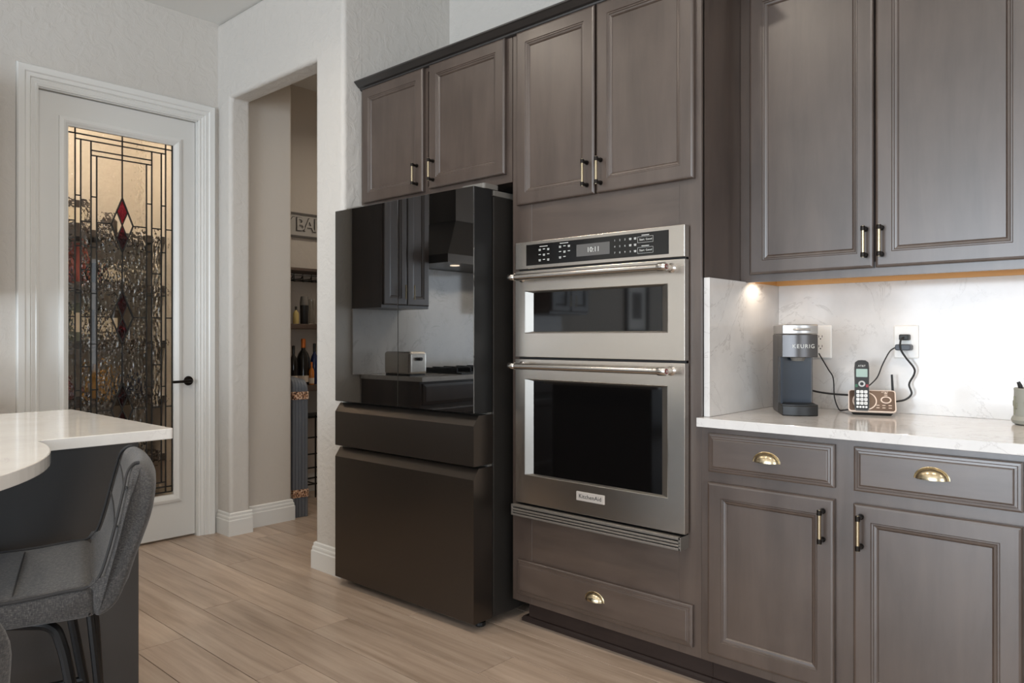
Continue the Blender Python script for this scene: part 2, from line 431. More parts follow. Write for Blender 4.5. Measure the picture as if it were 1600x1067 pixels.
def came(a, b, wd=0.006):
    (y0, z0), (y1, z1) = a, b; d = Vector((y1 - y0, z1 - z0)).normalized() * wd / 2; n = Vector((-d.y, d.x))
    lead.prism([(y0 + n.x, z0 + n.y), (y1 + n.x, z1 + n.y), (y1 - n.x, z1 - n.y), (y0 - n.x, z0 - n.y)], -4.350, -4.340, YZ)
CM = 1.279
def mir(z): return 2 * CM - z
T = [2.280, 2.249, 2.221, 2.172, 2.145]
mids = [1.787, 1.279, 0.771]; dh, dw = 0.148, 0.057
B = [mir(z) for z in T]
# outer border columns, bevel strips and inner fields
for (a, b_) in ((GY[0], GY[1]), (GY[9], GY[10])):
    zs = [GZ1, T[1]] + mids + [B[1], GZ0]
    for k in range(len(zs) - 1): rect(a, b_, zs[k + 1], zs[k], 'g_wavy')
    for z in zs[1:-1]: came((a, z), (b_, z))
for z0, z1 in ((T[0], T[1]), (T[1], T[2]), (B[1], B[0]), (B[2], B[1])):
    for a, b_ in ((GY[1], GY[5]), (GY[5], GY[9])): rect(a, b_, min(z0, z1), max(z0, z1), 'g_wavy')
for z in (T[1], T[2], B[1], B[2]): came((GY[1], z), (GY[9], z))
for a, b_ in ((GY[1], GY[2]), (GY[8], GY[9])):
    zs = [T[2], 1.922, 1.654, 1.405, 1.134, 0.887, 0.636, B[2]]
    for k in range(len(zs) - 1): rect(a, b_, zs[k + 1], zs[k], 'g_bevel')
    for z in zs[1:-1]: came((a, z), (b_, z))
for a, b_ in ((GY[2], GY[3]), (GY[7], GY[8])):
    zs = [T[2], 1.787, 1.530, 1.279, 1.012, 0.771, B[2]]
    for k in range(len(zs) - 1): rect(a, b_, zs[k + 1], zs[k], 'g_wavy' if k in (0, 5) else 'g_hammer')
    for z in zs[1:-1]: came((a, z), (b_, z))
for z0, z1 in ((T[2], T[3]), (T[3], T[4]), (B[3], B[2]), (B[4], B[3])):
    for a, b_ in ((GY[3], GY[5]), (GY[5], GY[7])): rect(a, b_, min(z0, z1), max(z0, z1), 'g_wavy')
for z in (T[3], T[4], B[3], B[4]): came((GY[3], z), (GY[7], z))
for a, b_ in ((GY[3], GY[4]), (GY[6], GY[7])):
    zs = [T[4], 1.923, 1.652, 1.404, 1.132, 0.887, 0.636, B[4]]
    for k in range(len(zs) - 1): rect(a, b_, zs[k + 1], zs[k], 'g_bevel')
    for z in zs[1:-1]: came((a, z), (b_, z))
C = GY[5]
lv = [T[4]] + mids + [B[4]]
for sgn, e in ((-1, GY[4]), (1, GY[6])):
    for k in range(4):
        zt, zb = lv[k], lv[k + 1]
        p = []
        if k == 0: p += [(e, zt), (C, zt)]
        else: p += [(e, zt), (C + sgn * dw, zt), (C, zt - dh)]
        if k == 3: p += [(C, zb), (e, zb)]
        else: p += [(C, zb + dh), (C + sgn * dw, zb), (e, zb)]
        pane(p, 'g_wavy' if k == 0 else 'g_hammer')
    for z in mids: came((e, z), (C + sgn * dw, z))
for k in range(4):
    came((C, lv[k] - (dh if k else 0)), (C, lv[k + 1] + (dh if k < 3 else 0)))
came((C, T[0]), (C, T[4])); came((C, B[0]), (C, B[4]))
for z in mids:
    for sg in (-1, 1):
        came((C, z + dh), (C + sg * dw, z), 0.007); came((C, z - dh), (C + sg * dw, z), 0.007)
        came((C + sg * dw / 2, z + dh / 2), (C, z), 0.005); came((C + sg * dw / 2, z - dh / 2), (C, z), 0.005)
        pane([(C, z), (C + sg * dw / 2, z + dh / 2), (C + sg * dw, z), (C + sg * dw / 2, z - dh / 2)], 'g_bevel', 'bevel_pane')
    pane([(C, z), (C - dw / 2, z + dh / 2), (C, z + dh), (C + dw / 2, z + dh / 2)], 'g_red', 'ruby_pane')
    pane([(C, z), (C - dw / 2, z - dh / 2), (C, z - dh), (C + dw / 2, z - dh / 2)], 'g_red', 'ruby_pane')
for k, y in enumerate(GY):
    t_, b_ = (GZ1, GZ0) if k in (0, 1, 9, 10) else ((T[2], B[2]) if k in (2, 3, 7, 8) else (T[4], B[4]))
    if k != 5: came((y, t_), (y, b_))
came((GY[0], GZ1), (GY[10], GZ1)); came((GY[0], GZ0), (GY[10], GZ0))
lead.build('lead_came', 'lead', dr)
hd = MB(); hd.lathe([(0.026, 0), (0.028, 0.004), (0.026, 0.010), (0.012, 0.012), (0.010, 0.045), (0.0, 0.045)], (-4.330, 1.953, 0.914), 20, axis='x')
hd.tube(smooth_path([(-4.290, 1.953, 0.914), (-4.285, 1.945, 0.914), (-4.283, 1.90, 0.913), (-4.284, 1.845, 0.912)]), [0.009] * 12 + [0.008] * 7, 10)
hd.build('lever_handle', 'bronze', dr, smooth=True)

# pantry shelves and blurred goods behind the glass
rp = random.Random(3); used_c = set()
cname = ['brown', 'slate', 'rust-red', 'mustard', 'teal', 'cream', 'navy', 'crimson', 'olive', 'black', 'umber', 'orange']
pal = [(52, 44, 40), (30, 34, 40), (150, 60, 40), (196, 150, 70), (60, 90, 96), (210, 200, 180), (40, 52, 80), (120, 40, 44), (90, 96, 80), (34, 30, 30), (70, 60, 54), (180, 110, 60)]
gm = [plain('pantry_goods_%d' % i, c, 0.5) for i, c in enumerate(pal)]
M['shelf_dark'] = plain('pantry_dark_shelf', (58, 50, 46), 0.6)
for si, z in enumerate((0.36, 0.76, 1.14, 1.52, 1.86)):
    sh = MB().box(-5.65, -5.25, 0.6, 2.2, z - 0.03, z).box(-5.255, -5.24, 0.6, 2.2, z - 0.045, z + 0.004).build('pantry_shelf', 'shelf_dark')
    tag(sh, 'dark pantry shelf behind leaded glass door, %s' % ('lowest', 'second from bottom', 'middle one', 'second from top', 'topmost')[si], 'shelf', 'shelves in the pantry')
    y = 0.68
    while y < 1.98:
        wd = rp.uniform(0.1, 0.2) if si < 4 else rp.uniform(0.16, 0.2); h = rp.uniform(0.12, 0.27) if si < 4 else rp.uniform(0.08, 0.2)
        gi = rp.choice([q for q in ((0, 1, 8, 9, 10, 4, 5) if si == 4 else range(len(gm))) if (si, q) not in used_c] or [9]); used_c.add((si, q_ := gi)); m = gm[gi]; shn = ('lowest', 'second lowest', 'middle', 'second highest', 'topmost')[si]
        b = MB()
        if rp.random() < 0.5:
            b.box(-5.52, -5.3, y, y + wd, z + 0.001, z + h).box(-5.3, -5.298, y + wd * 0.15, y + wd * 0.85, z + h * 0.25, z + h * 0.75, 1)
            o = b.build('carton', [m, gm[5]]); lab = 'blurred %s carton on the %s pantry shelf behind leaded glass' % (cname[gi], shn); cat = 'carton'; gr = 'cartons in the pantry'
        else:
            r_ = min(wd / 2, 0.06)
            b.lathe([(r_ * 0.9, 0), (r_, 0.01), (r_, h * 0.7), (r_ * 0.7, h * 0.85), (r_ * 0.7, h), (0, h)], (-5.4, y + wd / 2, z + 0.001), 14)
            o = b.build('jar', m, smooth=True); lab = 'blurred %s jar on the %s pantry shelf behind leaded glass' % (cname[gi], shn); cat = 'jar'; gr = 'jars in the pantry'
        tag(o, lab, cat, gr); y += wd + rp.uniform(0.01, 0.06)
pl = bpy.data.lights.new('pantry_bulb', 'POINT'); pl.energy = 38; pl.color = (1.0, 0.92, 0.82); pl.shadow_soft_size = 0.12
po = bpy.data.objects.new('pantry_bulb', pl); COL.objects.link(po); po.location = (-4.85, 1.25, 2.85)

# ------------------------------------------------------------------ cabinet building blocks
D = 2.235
def make_handle():
    h = MB(); z = 0.0415
    h.tube([(0, -0.030, -z - 0.004), (0, -0.030, z + 0.004)], 0.0052, 12, 0)
    for s_ in (-1, 1):
        h.tube([(0, -0.030, s_ * z - 0.007), (0, -0.030, s_ * z + 0.007)], 0.0072, 12, 1)
        h.tube([(0, 0.0, s_ * z), (0, -0.030, s_ * z)], 0.006, 10, 1)
        h.tube([(0, 0.0, s_ * z), (0, -0.004, s_ * z)], 0.0085, 10, 1)
        h.tube([(0, -0.030, s_ * (z + 0.006)), (0, -0.030, s_ * (z + 0.0085))], 0.0045, 10, 0)
    return h
def make_cup():
    c = MB(); n, k = 18, 8; rings = []
    for i in range(k + 1):
        e = R(90 * i / k); ring = []
        for j in range(n + 1):
            a = R(180 * j / n)
            x = -0.040 * math.cos(a) * math.cos(e * 0.999); zz = 0.030 * math.sin(a) * math.cos(e * 0.999); y = -0.024 * math.sin(e)
            ring.append((x, y, zz))
        rings.append(ring)
    c.loft(rings, False, False)
    rings = []
    for i in range(k + 1):
        e = R(90 * i / k)
        rings.append([(-0.0375 * math.cos(R(180 * j / n)) * math.cos(e), -0.0215 * math.sin(e), 0.0275 * math.sin(R(180 * j / n)) * math.cos(e)) for j in range(n + 1)])
    c.loft(rings, False, False)
    c.tube([(-0.042 * math.cos(R(180 * j / n)), -0.001, 0.032 * math.sin(R(180 * j / n))) for j in range(n + 1)], 0.0022, 6)
    return c
proto = {}
def put(kind, parent, loc):
    off = Vector((0, 0, 0)); q = parent
    while q is not None: off += q.location; q = q.parent
    if kind not in proto:
        if kind == 'handle': o = make_handle().build('handle', ['brass', 'bronze'], parent, True, True)
        else: o = make_cup().build('cup_pull', 'brass', parent, True, True)
        o['label'] = 'brass bar pull with dark bronze ends' if kind == 'handle' else 'brass half-moon cup pull'
        proto[kind] = o; o.location = Vector(loc) - off
    else:
        o = share(proto[kind], proto[kind].name.split('.')[0], parent, Vector(loc) - off)
    return o
DOOR = [(0, 0.020), (0, 0.005), (0.003, 0.0015), (0.008, 0.0), (0.047, 0.0), (0.049, 0.0028), (0.053, 0.0030), (0.055, 0.0055), (0.061, 0.0065), (0.0645, 0.0095), (0.066, 0.012)]
def door(parent, x0, x1, z0, z1, yf, handle=None, hz=None):
    d = MB(); d.rect_loft(x0, x1, z0, z1, [(i, yf + dd) for i, dd in DOOR], XZ)
    d.f.append((0, 1, 2, 3)); d.m.append(0)
    o = d.build('door', 'cab', parent)
    i = 0.066
    MB().box(x0 + i - 0.002, x1 - i + 0.002, yf + 0.0115, yf + 0.017, z0 + i - 0.002, z1 - i + 0.002).build('panel', 'cab', o)
    if handle is not None: put('handle', o, (handle, yf, hz))
    return o
DRW = [(0, 0.020), (0, 0.0085), (0.004, 0.0065), (0.010, 0.006), (0.0115, 0.0035), (0.017, 0.003), (0.0185, 0.0008), (0.021, 0.0)]
def drawer(parent, x0, x1, z0, z1, yf, cup):
    d = MB(); d.rect_loft(x0, x1, z0, z1, [(i, yf + dd) for i, dd in DRW], XZ, cap_end=True)
    d.f.append((0, 1, 2, 3)); d.m.append(0)
    o = d.build('drawer_front', 'cab_h', parent)
    put('cup', o, cup)
    return o

# cabinet over the refrigerator
t = thing('wall_cabinet', 'short dark-stained cabinet above the black refrigerator with two doors', 'cabinet', (-2.53, 2.5, 1.80))
MB().box(-3.02, -2.021, D + 0.012, 2.82, 1.80, 2.40).build('body', 'cab', t)
MB().box(-3.029, -2.975, D, D + 0.02, 1.80, 2.40).box(-2.60, -2.535, D, D + 0.02, 1.80, 2.40).box(-2.06, -2.021, D, D + 0.02, 1.80, 2.40).box(-2.975, -2.06, D + 0.001, D + 0.019, 1.80, 1.85).box(-2.975, -2.06, D + 0.001, D + 0.019, 2.37, 2.40).build('face_frame', 'cab', t)
door(t, -3.003, -2.552, 1.828, 2.388, D - 0.02, -2.588, 1.908)
door(t, -2.510, -2.050, 1.835, 2.388, D - 0.02, -2.478, 1.912)

# tall oven cabinet
t = thing('oven_cabinet', 'tall dark-stained cabinet that houses the double wall oven', 'cabinet', (-1.6, 2.53, 0))
MB().box(-2.018, -1.998, D + 0.012, 2.82, 0.11, 2.40).box(-1.2, -1.18, D + 0.012, 2.82, 0.11, 2.40).box(-1.998, -1.2, D + 0.3, 2.82, 0.11, 2.40).box(-1.998, -1.2, D + 0.012, D + 0.3, 0.11, 0.45).box(-1.998, -1.2, D + 0.012, D + 0.3, 1.56, 2.40).build('body', 'cab', t)
MB().box(-2.018, -1.917, D, D + 0.02, 0.11, 2.40).box(-1.262, -1.18, D, D + 0.02, 0.11, 2.40).box(-1.917, -1.262, D, D + 0.02, 2.37, 2.40).box(-1.917, -1.262, D, D + 0.02, 0.11, 0.15).build('face_frame', 'cab', t, bevel=0.0008, seg=1)
MB().box(-1.917, -1.262, D + 0.002, D + 0.02, 1.5, 1.72).build('upper_panel', 'cab_h', t)
MB().box(-1.917, -1.262, D + 0.002, D + 0.02, 0.15, 0.52).build('lower_panel', 'cab_h', t)
door(t, -1.984, -1.602, 1.697, 2.388, D - 0.02, -1.632, 1.772)
door(t, -1.592, -1.201, 1.697, 2.388, D - 0.02, -1.570, 1.772)
drawer(t, -1.984, -1.207, 0.142, 0.282, D - 0.02, (-1.597, D - 0.02, 0.208))
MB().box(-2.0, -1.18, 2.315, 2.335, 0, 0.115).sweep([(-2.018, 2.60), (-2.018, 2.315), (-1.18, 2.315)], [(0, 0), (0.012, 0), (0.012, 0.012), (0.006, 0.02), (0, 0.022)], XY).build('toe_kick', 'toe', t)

# base cabinets and wall cabinets to the right
def base_cab(x, label, tail):
    t = thing('base_cabinet', label, 'cabinet', (x + 0.455, 2.53, 0))
    MB().box(x, x + 0.909, D + 0.012, 2.82, 0.11, 0.875).build('body', 'cab', t)
    f = MB().box(x, x + 0.030, D, D + 0.02, 0.11, 0.875).box(x + 0.425, x + 0.484, D, D + 0.02, 0.11, 0.875).box(x + 0.880, x + 0.909, D, D + 0.02, 0.11, 0.875)
    for a, b in ((x + 0.03, x + 0.425), (x + 0.484, x + 0.88)):
        f.box(a, b, D, D + 0.02, 0.11, 0.16).box(a, b, D, D + 0.02, 0.69, 0.742).box(a, b, D, D + 0.02, 0.85, 0.875)
    f.build('face_frame', 'cab', t)
    drawer(t, x + 0.029, x + 0.428, 0.733, 0.859, D - 0.02, (x + 0.2285, D - 0.02, 0.785))
    drawer(t, x + 0.481, x + 0.882, 0.733, 0.859, D - 0.02, (x + 0.6815, D - 0.02, 0.792))
    door(t, x + 0.029, x + 0.428, 0.142, 0.700, D - 0.02, x + 0.398, 0.622)
    door(t, x + 0.481, x + 0.882, 0.142, 0.698, D - 0.02, x + 0.503, 0.622)
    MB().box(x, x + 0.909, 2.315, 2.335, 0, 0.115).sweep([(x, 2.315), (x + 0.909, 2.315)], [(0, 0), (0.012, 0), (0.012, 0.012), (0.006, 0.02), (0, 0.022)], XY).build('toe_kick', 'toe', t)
base_cab(-1.179, 'dark-stained base cabinet with two drawers and doors under the coffee maker', '')
base_cab(-0.268, 'dark-stained base cabinet at the right end beyond the potted pens', '')
ct = MB().prism(rrect(-1.184, 0.66, 2.205, 2.825, 0.003, 2), 0.878, 0.907)
tag(ct.build('countertop', 'quartz', bevel=0.0015, seg=2), 'white veined quartz countertop under the coffee maker and phone', 'countertop')
tag(MB().box(-1.158, 0.66, 2.81, 2.8295, 0.9075, 1.368).build('backsplash', 'quartz'), 'veined quartz backsplash slab behind the coffee maker and outlets', 'backsplash')
tag(MB().box(-1.1795, -1.159, 2.25, 2.829, 0.9075, 1.3675).build('side_splash', 'quartz', bevel=0.001, seg=1), 'quartz side splash slab standing against the oven cabinet', 'side splash')
U = 2.525
def upper_cab(x, label):
    t = thing('wall_cabinet', label, 'cabinet', (x + 0.45, 2.68, 1.365))
    MB().box(x, x + 0.909, U + 0.012, 2.825, 1.40, 2.40).build('body', 'cab', t)
    MB().box(x, x + 0.018, U + 0.015, 2.825, 1.365, 1.40).box(x + 0.891, x + 0.909, U + 0.015, 2.825, 1.365, 1.40).box(x + 0.018, x + 0.891, 2.800, 2.809, 1.366, 1.40).box(x + 0.018, x + 0.891, U + 0.02, 2.80, 1.397, 1.3995).build('underside_rails', 'honey', t)
    MB().box(x, x + 0.045, U, U + 0.02, 1.365, 2.40).box(x + 0.865, x + 0.909, U, U + 0.02, 1.365, 2.40).box(x + 0.045, x + 0.865, U, U + 0.02, 1.365, 1.41).box(x + 0.045, x + 0.865, U, U + 0.02, 2.36, 2.40).build('face_frame', 'cab', t)
    door(t, x + 0.040, x + 0.450, 1.391, 2.388, U - 0.02, x + 0.429, 1.472)
    door(t, x + 0.457, x + 0.868, 1.391, 2.388, U - 0.02, x + 0.476, 1.472)
    for px in (0.075, 0.46, 0.83):
        MB().lathe([(0.03, 0), (0.03, -0.008), (0.026, -0.010), (0, -0.010)], (x + px, 2.580, 1.397), 18).build('puck_light', 'puck', t)
        l = bpy.data.lights.new('puck_lamp', 'SPOT'); l.energy = 0.95 if px < 0.1 else 0.65; l.color = (1.0, 0.88, 0.74); l.spot_size = R(150); l.spot_blend = 0.4; l.shadow_soft_size = 0.008
        o = bpy.data.objects.new('puck_lamp', l); COL.objects.link(o); o.location = (x + px, 2.580, 1.383)
upper_cab(-1.179, 'dark-stained two-door wall cabinet above the coffee maker and phone')
upper_cab(-0.268, 'dark-stained two-door wall cabinet at the right end beyond frame')
CR = [(0, 0), (0.004, 0), (0.010, 0.004), (0.012, 0.010), (0.022, 0.014), (0.040, 0.030), (0.046, 0.034), (0.046, 0.040), (0, 0.040)]
cr = MB().sweep([(-3.028, D), (-1.18, D), (-1.18, U), (0.64, U)], [(o_ + 0.002, 2.388 + h_) for o_, h_ in CR], XY)
tag(cr.build('crown_moulding', 'crown'), 'nearly black crown moulding along the top of the cabinets', 'moulding')

# ------------------------------------------------------------------ refrigerator
f = thing('refrigerator', 'black four-door refrigerator with mirror glass upper doors', 'refrigerator', (-2.527, 2.42, 0), R(0.9))
# local frame: x along the front, front face at y = -0.37
def lbox(mb, x0, x1, y0, y1, z0, z1, mi=0): return mb.box(x0, x1, y0, y1, z0, z1, mi)
FW = 0.456; YF = -0.37
MB().box(-FW + 0.004, FW - 0.004, YF + 0.118, 0.36, 0.035, 1.742).build('body', 'fridge_side', f, True, bevel=0.004)
MB().box(-FW + 0.002, FW - 0.002, YF + 0.118, YF + 0.30, 1.742, 1.765).build('top_cap', 'grey_plastic', f, True, bevel=0.003)
for s_, x0, x1 in ((-1, -FW, -0.0015), (1, 0.0015, FW)):
    d = MB().box(x0, x1, YF + 0.004, YF + 0.108, 0.868, 1.765).build('upper_door', 'dark_plastic', f, True, bevel=0.003)
    MB().box(x0, x1, YF, YF + 0.0045, 0.870, 1.764).build('glass_panel', 'fridge_glass', d, True, bevel=0.0008, seg=1)
    MB().prism(rrect(x0 + (0.0 if s_ < 0 else FW - 0.13), x0 + (0.13 if s_ < 0 else FW - 0.002), YF + 0.06, YF + 0.15, 0.012), 1.766, 1.786).build('hinge_cover', 'grey_plastic', f, True)
def fdrawer(name, z0, z1, lip):
    prof = [(YF + 0.108, z0), (YF + 0.002, z0), (YF, z0 + 0.002), (YF, z1 - lip), (YF + 0.026, z1 - 0.004), (YF + 0.030, z1), (YF + 0.108, z1)]
    o = MB().prism(prof, -FW, FW, lambda a, b, h: (h, a, b)).build(name, 'black_steel', f, True)
    return o
fdrawer('flex_drawer', 0.660, 0.860, 0.040)
fdrawer('freezer_drawer', 0.040, 0.650, 0.042)
MB().box(-FW + 0.01, FW - 0.01, YF + 0.09, YF + 0.115, 0.650, 0.660).box(-FW + 0.01, FW - 0.01, YF + 0.09, YF + 0.115, 0.860, 0.868).build('gasket', 'grey_plastic', f, True)
for x in (-FW + 0.06, FW - 0.05):
    MB().lathe([(0.018, 0), (0.022, 0.006), (0.022, 0.018), (0.012, 0.022), (0.012, 0.05), (0, 0.05)], (x, YF + 0.09, 0), 14).build('foot', 'dark_plastic', f, True)
for x in (-FW + 0.06, FW - 0.05):
    MB().lathe([(0.018, 0), (0.018, 0.05), (0, 0.05)], (x, 0.3, 0), 12).build('foot', 'dark_plastic', f, True)

# ------------------------------------------------------------------ double wall oven
v = thing('wall_oven', 'stainless steel combination wall oven built into the tall cabinet', 'oven', (-1.6, 2.3, 0.467))
YO = 2.200; OX0, OX1 = -1.973, -1.222
MB().box(OX0 + 0.006, OX1 - 0.006, 2.225, 2.52, 0.48, 1.538).build('chassis', 'dark_plastic', v)
MB().box(OX0 + 0.003, OX1 - 0.006, YO + 0.0205, 2.236, 0.50, 1.541).build('side_trim', 'dark_plastic', v)
cp = MB().box(OX0, OX1, YO, YO + 0.03, 1.437, 1.544).build('control_panel', 'steel', v, bevel=0.002)
MB().box(-1.915, -1.282, YO - 0.0012, YO + 0.002, 1.450, 1.531).build('panel_glass', 'panel_glass', cp)
MB().box(-1.668, -1.520, YO - 0.0016, YO + 0.001, 1.468, 1.512).build('display', 'display', cp)
pt = MB()
yt = YO - 0.0018
def ptxt(s_, x, z, size): add_text(pt, s_, size, lambda a, b, h: (x + a, yt - h, z + b), 0.0002)
def pbar(x, z, w_=0.014, h_=0.003): pt.box(x - w_ / 2, x + w_ / 2, yt - 0.0003, yt, z - h_ / 2, z + h_ / 2)
ptxt('10:11', -1.592, 1.489, 0.026)
for r_ in range(3):
    for c_ in range(3): ptxt(str(r_ * 3 + c_ + 1), -1.498 + c_ * 0.0215, 1.513 - r_ * 0.022, 0.009)
ptxt('0', -1.433, 1.469, 0.009)
for z in (1.507, 1.470):
    ptxt('Start', -1.386, z, 0.0105); ptxt('Cancel', -1.358, z, 0.0090)
    pt.rect_loft(-1.403, -1.341, z - 0.0105, z + 0.0105, [(0, yt), (0, yt - 0.0003), (0.0007, yt - 0.0003), (0.0007, yt)], XZ)
    pbar(-1.372, z + 0.015, 0.030, 0.0022)
for (cx, zz, rows) in ((-1.845, 1.520, ((1, 1, 1), (1, 1, 1), (1, 1, 1))), (-1.745, 1.524, ((1, 1, 1), (1, 1, 1), (1, 1, 0)))):
    pbar(cx + 0.019, zz, 0.040, 0.0022)
    for r_, row in enumerate(rows):
        for c_, on in enumerate(row):
            if on:
                x = cx + c_ * 0.021; z = zz - 0.013 - r_ * 0.020
                pbar(x, z + 0.0022, 0.011, 0.0024)
                if (r_ + c_) % 2 == 0: pbar(x, z - 0.0022, 0.010, 0.0024)
for x, z in ((-1.433, 1.513), (-1.433, 1.491), (-1.413, 1.513), (-1.413, 1.491), (-1.413, 1.469)):
    pbar(x, z + 0.002, 0.010, 0.0024); pbar(x, z - 0.002, 0.009, 0.0024)
tag(pt.build('panel_print', 'print', cp), None, kind='stuff')
def oven_door(z0, z1, w0, w1, hz, nm):
    mb = MB()
    frame_mesh(mb, (OX0, OX1, z0, z1), (-1.922, -1.286, w0, w1), YO + 0.028, YO, XZ)
    o = mb.build(nm, 'steel', v, bevel=0.0015)
    b = MB()
    a = [(-1.922, w0), (-1.286, w0), (-1.286, w1), (-1.922, w1)]; c = [(-1.887, w0 + 0.006), (-1.316, w0 + 0.006), (-1.316, w1 - 0.008), (-1.887, w1 - 0.008)]
    b.loft([[(p[0], YO - 0.0005, p[1]) for p in a], [(p[0], YO + 0.014, p[1]) for p in c]], True, False)
    b.tube([(p[0], YO, p[1]) for p in a + [a[0]]], 0.0018, 6)
    b.build('window_bezel', 'bezel', o)
    MB().box(-1.888, -1.315, YO + 0.012, YO + 0.016, w0 + 0.005, w1 - 0.007).build('window_glass', 'oven_glass', o)
    h = MB(); y = YO - 0.058
    h.tube([(-1.925, y, hz), (-1.288, y, hz)], 0.0115, 18)
    h.build('handle_bar', 'steel_bright', o, smooth=True)
    for x0, x1 in ((-1.955, -1.923), (-1.290, -1.256)):
        e = MB(); e.tube([(x0, y, hz), (x0 + 0.003, y, hz), (x1 - 0.003, y, hz), (x1, y, hz)], [0.0125, 0.0145, 0.0145, 0.0125], 18)
        e.tube([((x0 + x1) / 2, y, hz), ((x0 + x1) / 2, YO - 0.006, hz), ((x0 + x1) / 2, YO, hz)], [0.010, 0.011, 0.017], 14)
        xe = x1 if x1 > -1.5 else x0; sg = 1 if x1 > -1.5 else -1
        e.tube([(xe, y, hz), (xe + sg * 0.001, y, hz)], 0.009, 16, 1)
        e.tube([(xe, y, hz), (xe + sg * 0.0016, y, hz)], 0.0045, 12, 0)
        e.build('handle_end', ['steel_bright', 'medallion'], o, smooth=True)
    return o
oven_door(1.092, 1.430, 1.187, 1.350, 1.402, 'microwave_door')
od = oven_door(0.517, 1.084, 0.630, 1.006, 1.058, 'oven_door')
MB().box(-1.668, -1.543, YO - 0.003, YO + 0.002, 0.568, 0.601).build('badge', 'badge', od, bevel=0.001)
add_text(MB(), 'KitchenAid', 0.0215, lambda a, b, h: (-1.6055 + a, YO - 0.0034 - h, 0.5845 + b), 0.0003, spacing=1.05).build('badge_lettering', 'print_dark', od)
vt = MB()
YT = YO - 0.022
vt.box(OX0 - 0.004, OX0 + 0.004, YT, 2.236, 0.467, 0.511).box(OX1 - 0.012, OX1 - 0.004, YT, 2.236, 0.467, 0.511)
for z0, z1 in ((0.502, 0.511), (0.489, 0.4965), (0.479, 0.4855), (0.467, 0.475)):
    vt.box(OX0, OX1 - 0.005, YT, YT + 0.02, z0, z1)
vt.box(OX0, OX1 - 0.005, YT + 0.016, 2.236, 0.467, 0.511, 1)
vt.build('vent_trim', ['vent', 'dark_plastic'], v, bevel=0.001, seg=1)

# ------------------------------------------------------------------ island, its round worktop, stools
tag(MB().box(-2.90, -2.19, -1.75, 0.848, 0, 0.884).build('kitchen_island', 'espresso', bevel=0.002), 'near-black island base panel behind the grey stool', 'island')
top = [(-2.932, -1.8), (-2.1, -1.8)] + [(-2.1, -0.775)] + arc(-2.1, -0.1, 0.675, -88, 90, 60) + [(-2.104, 0.577), (-2.110, 0.583), (-2.112, 0.592)] + arc(-2.122, 0.903, 0.010, 0, 90, 4) + arc(-2.922, 0.898, 0.010, 90, 180, 4)
tag(MB().prism(top, 0.8845, 0.914).build('island_worktop', 'island_quartz', bevel=0.002, seg=2), 'pale quartz island worktop with a round projecting end', 'worktop')

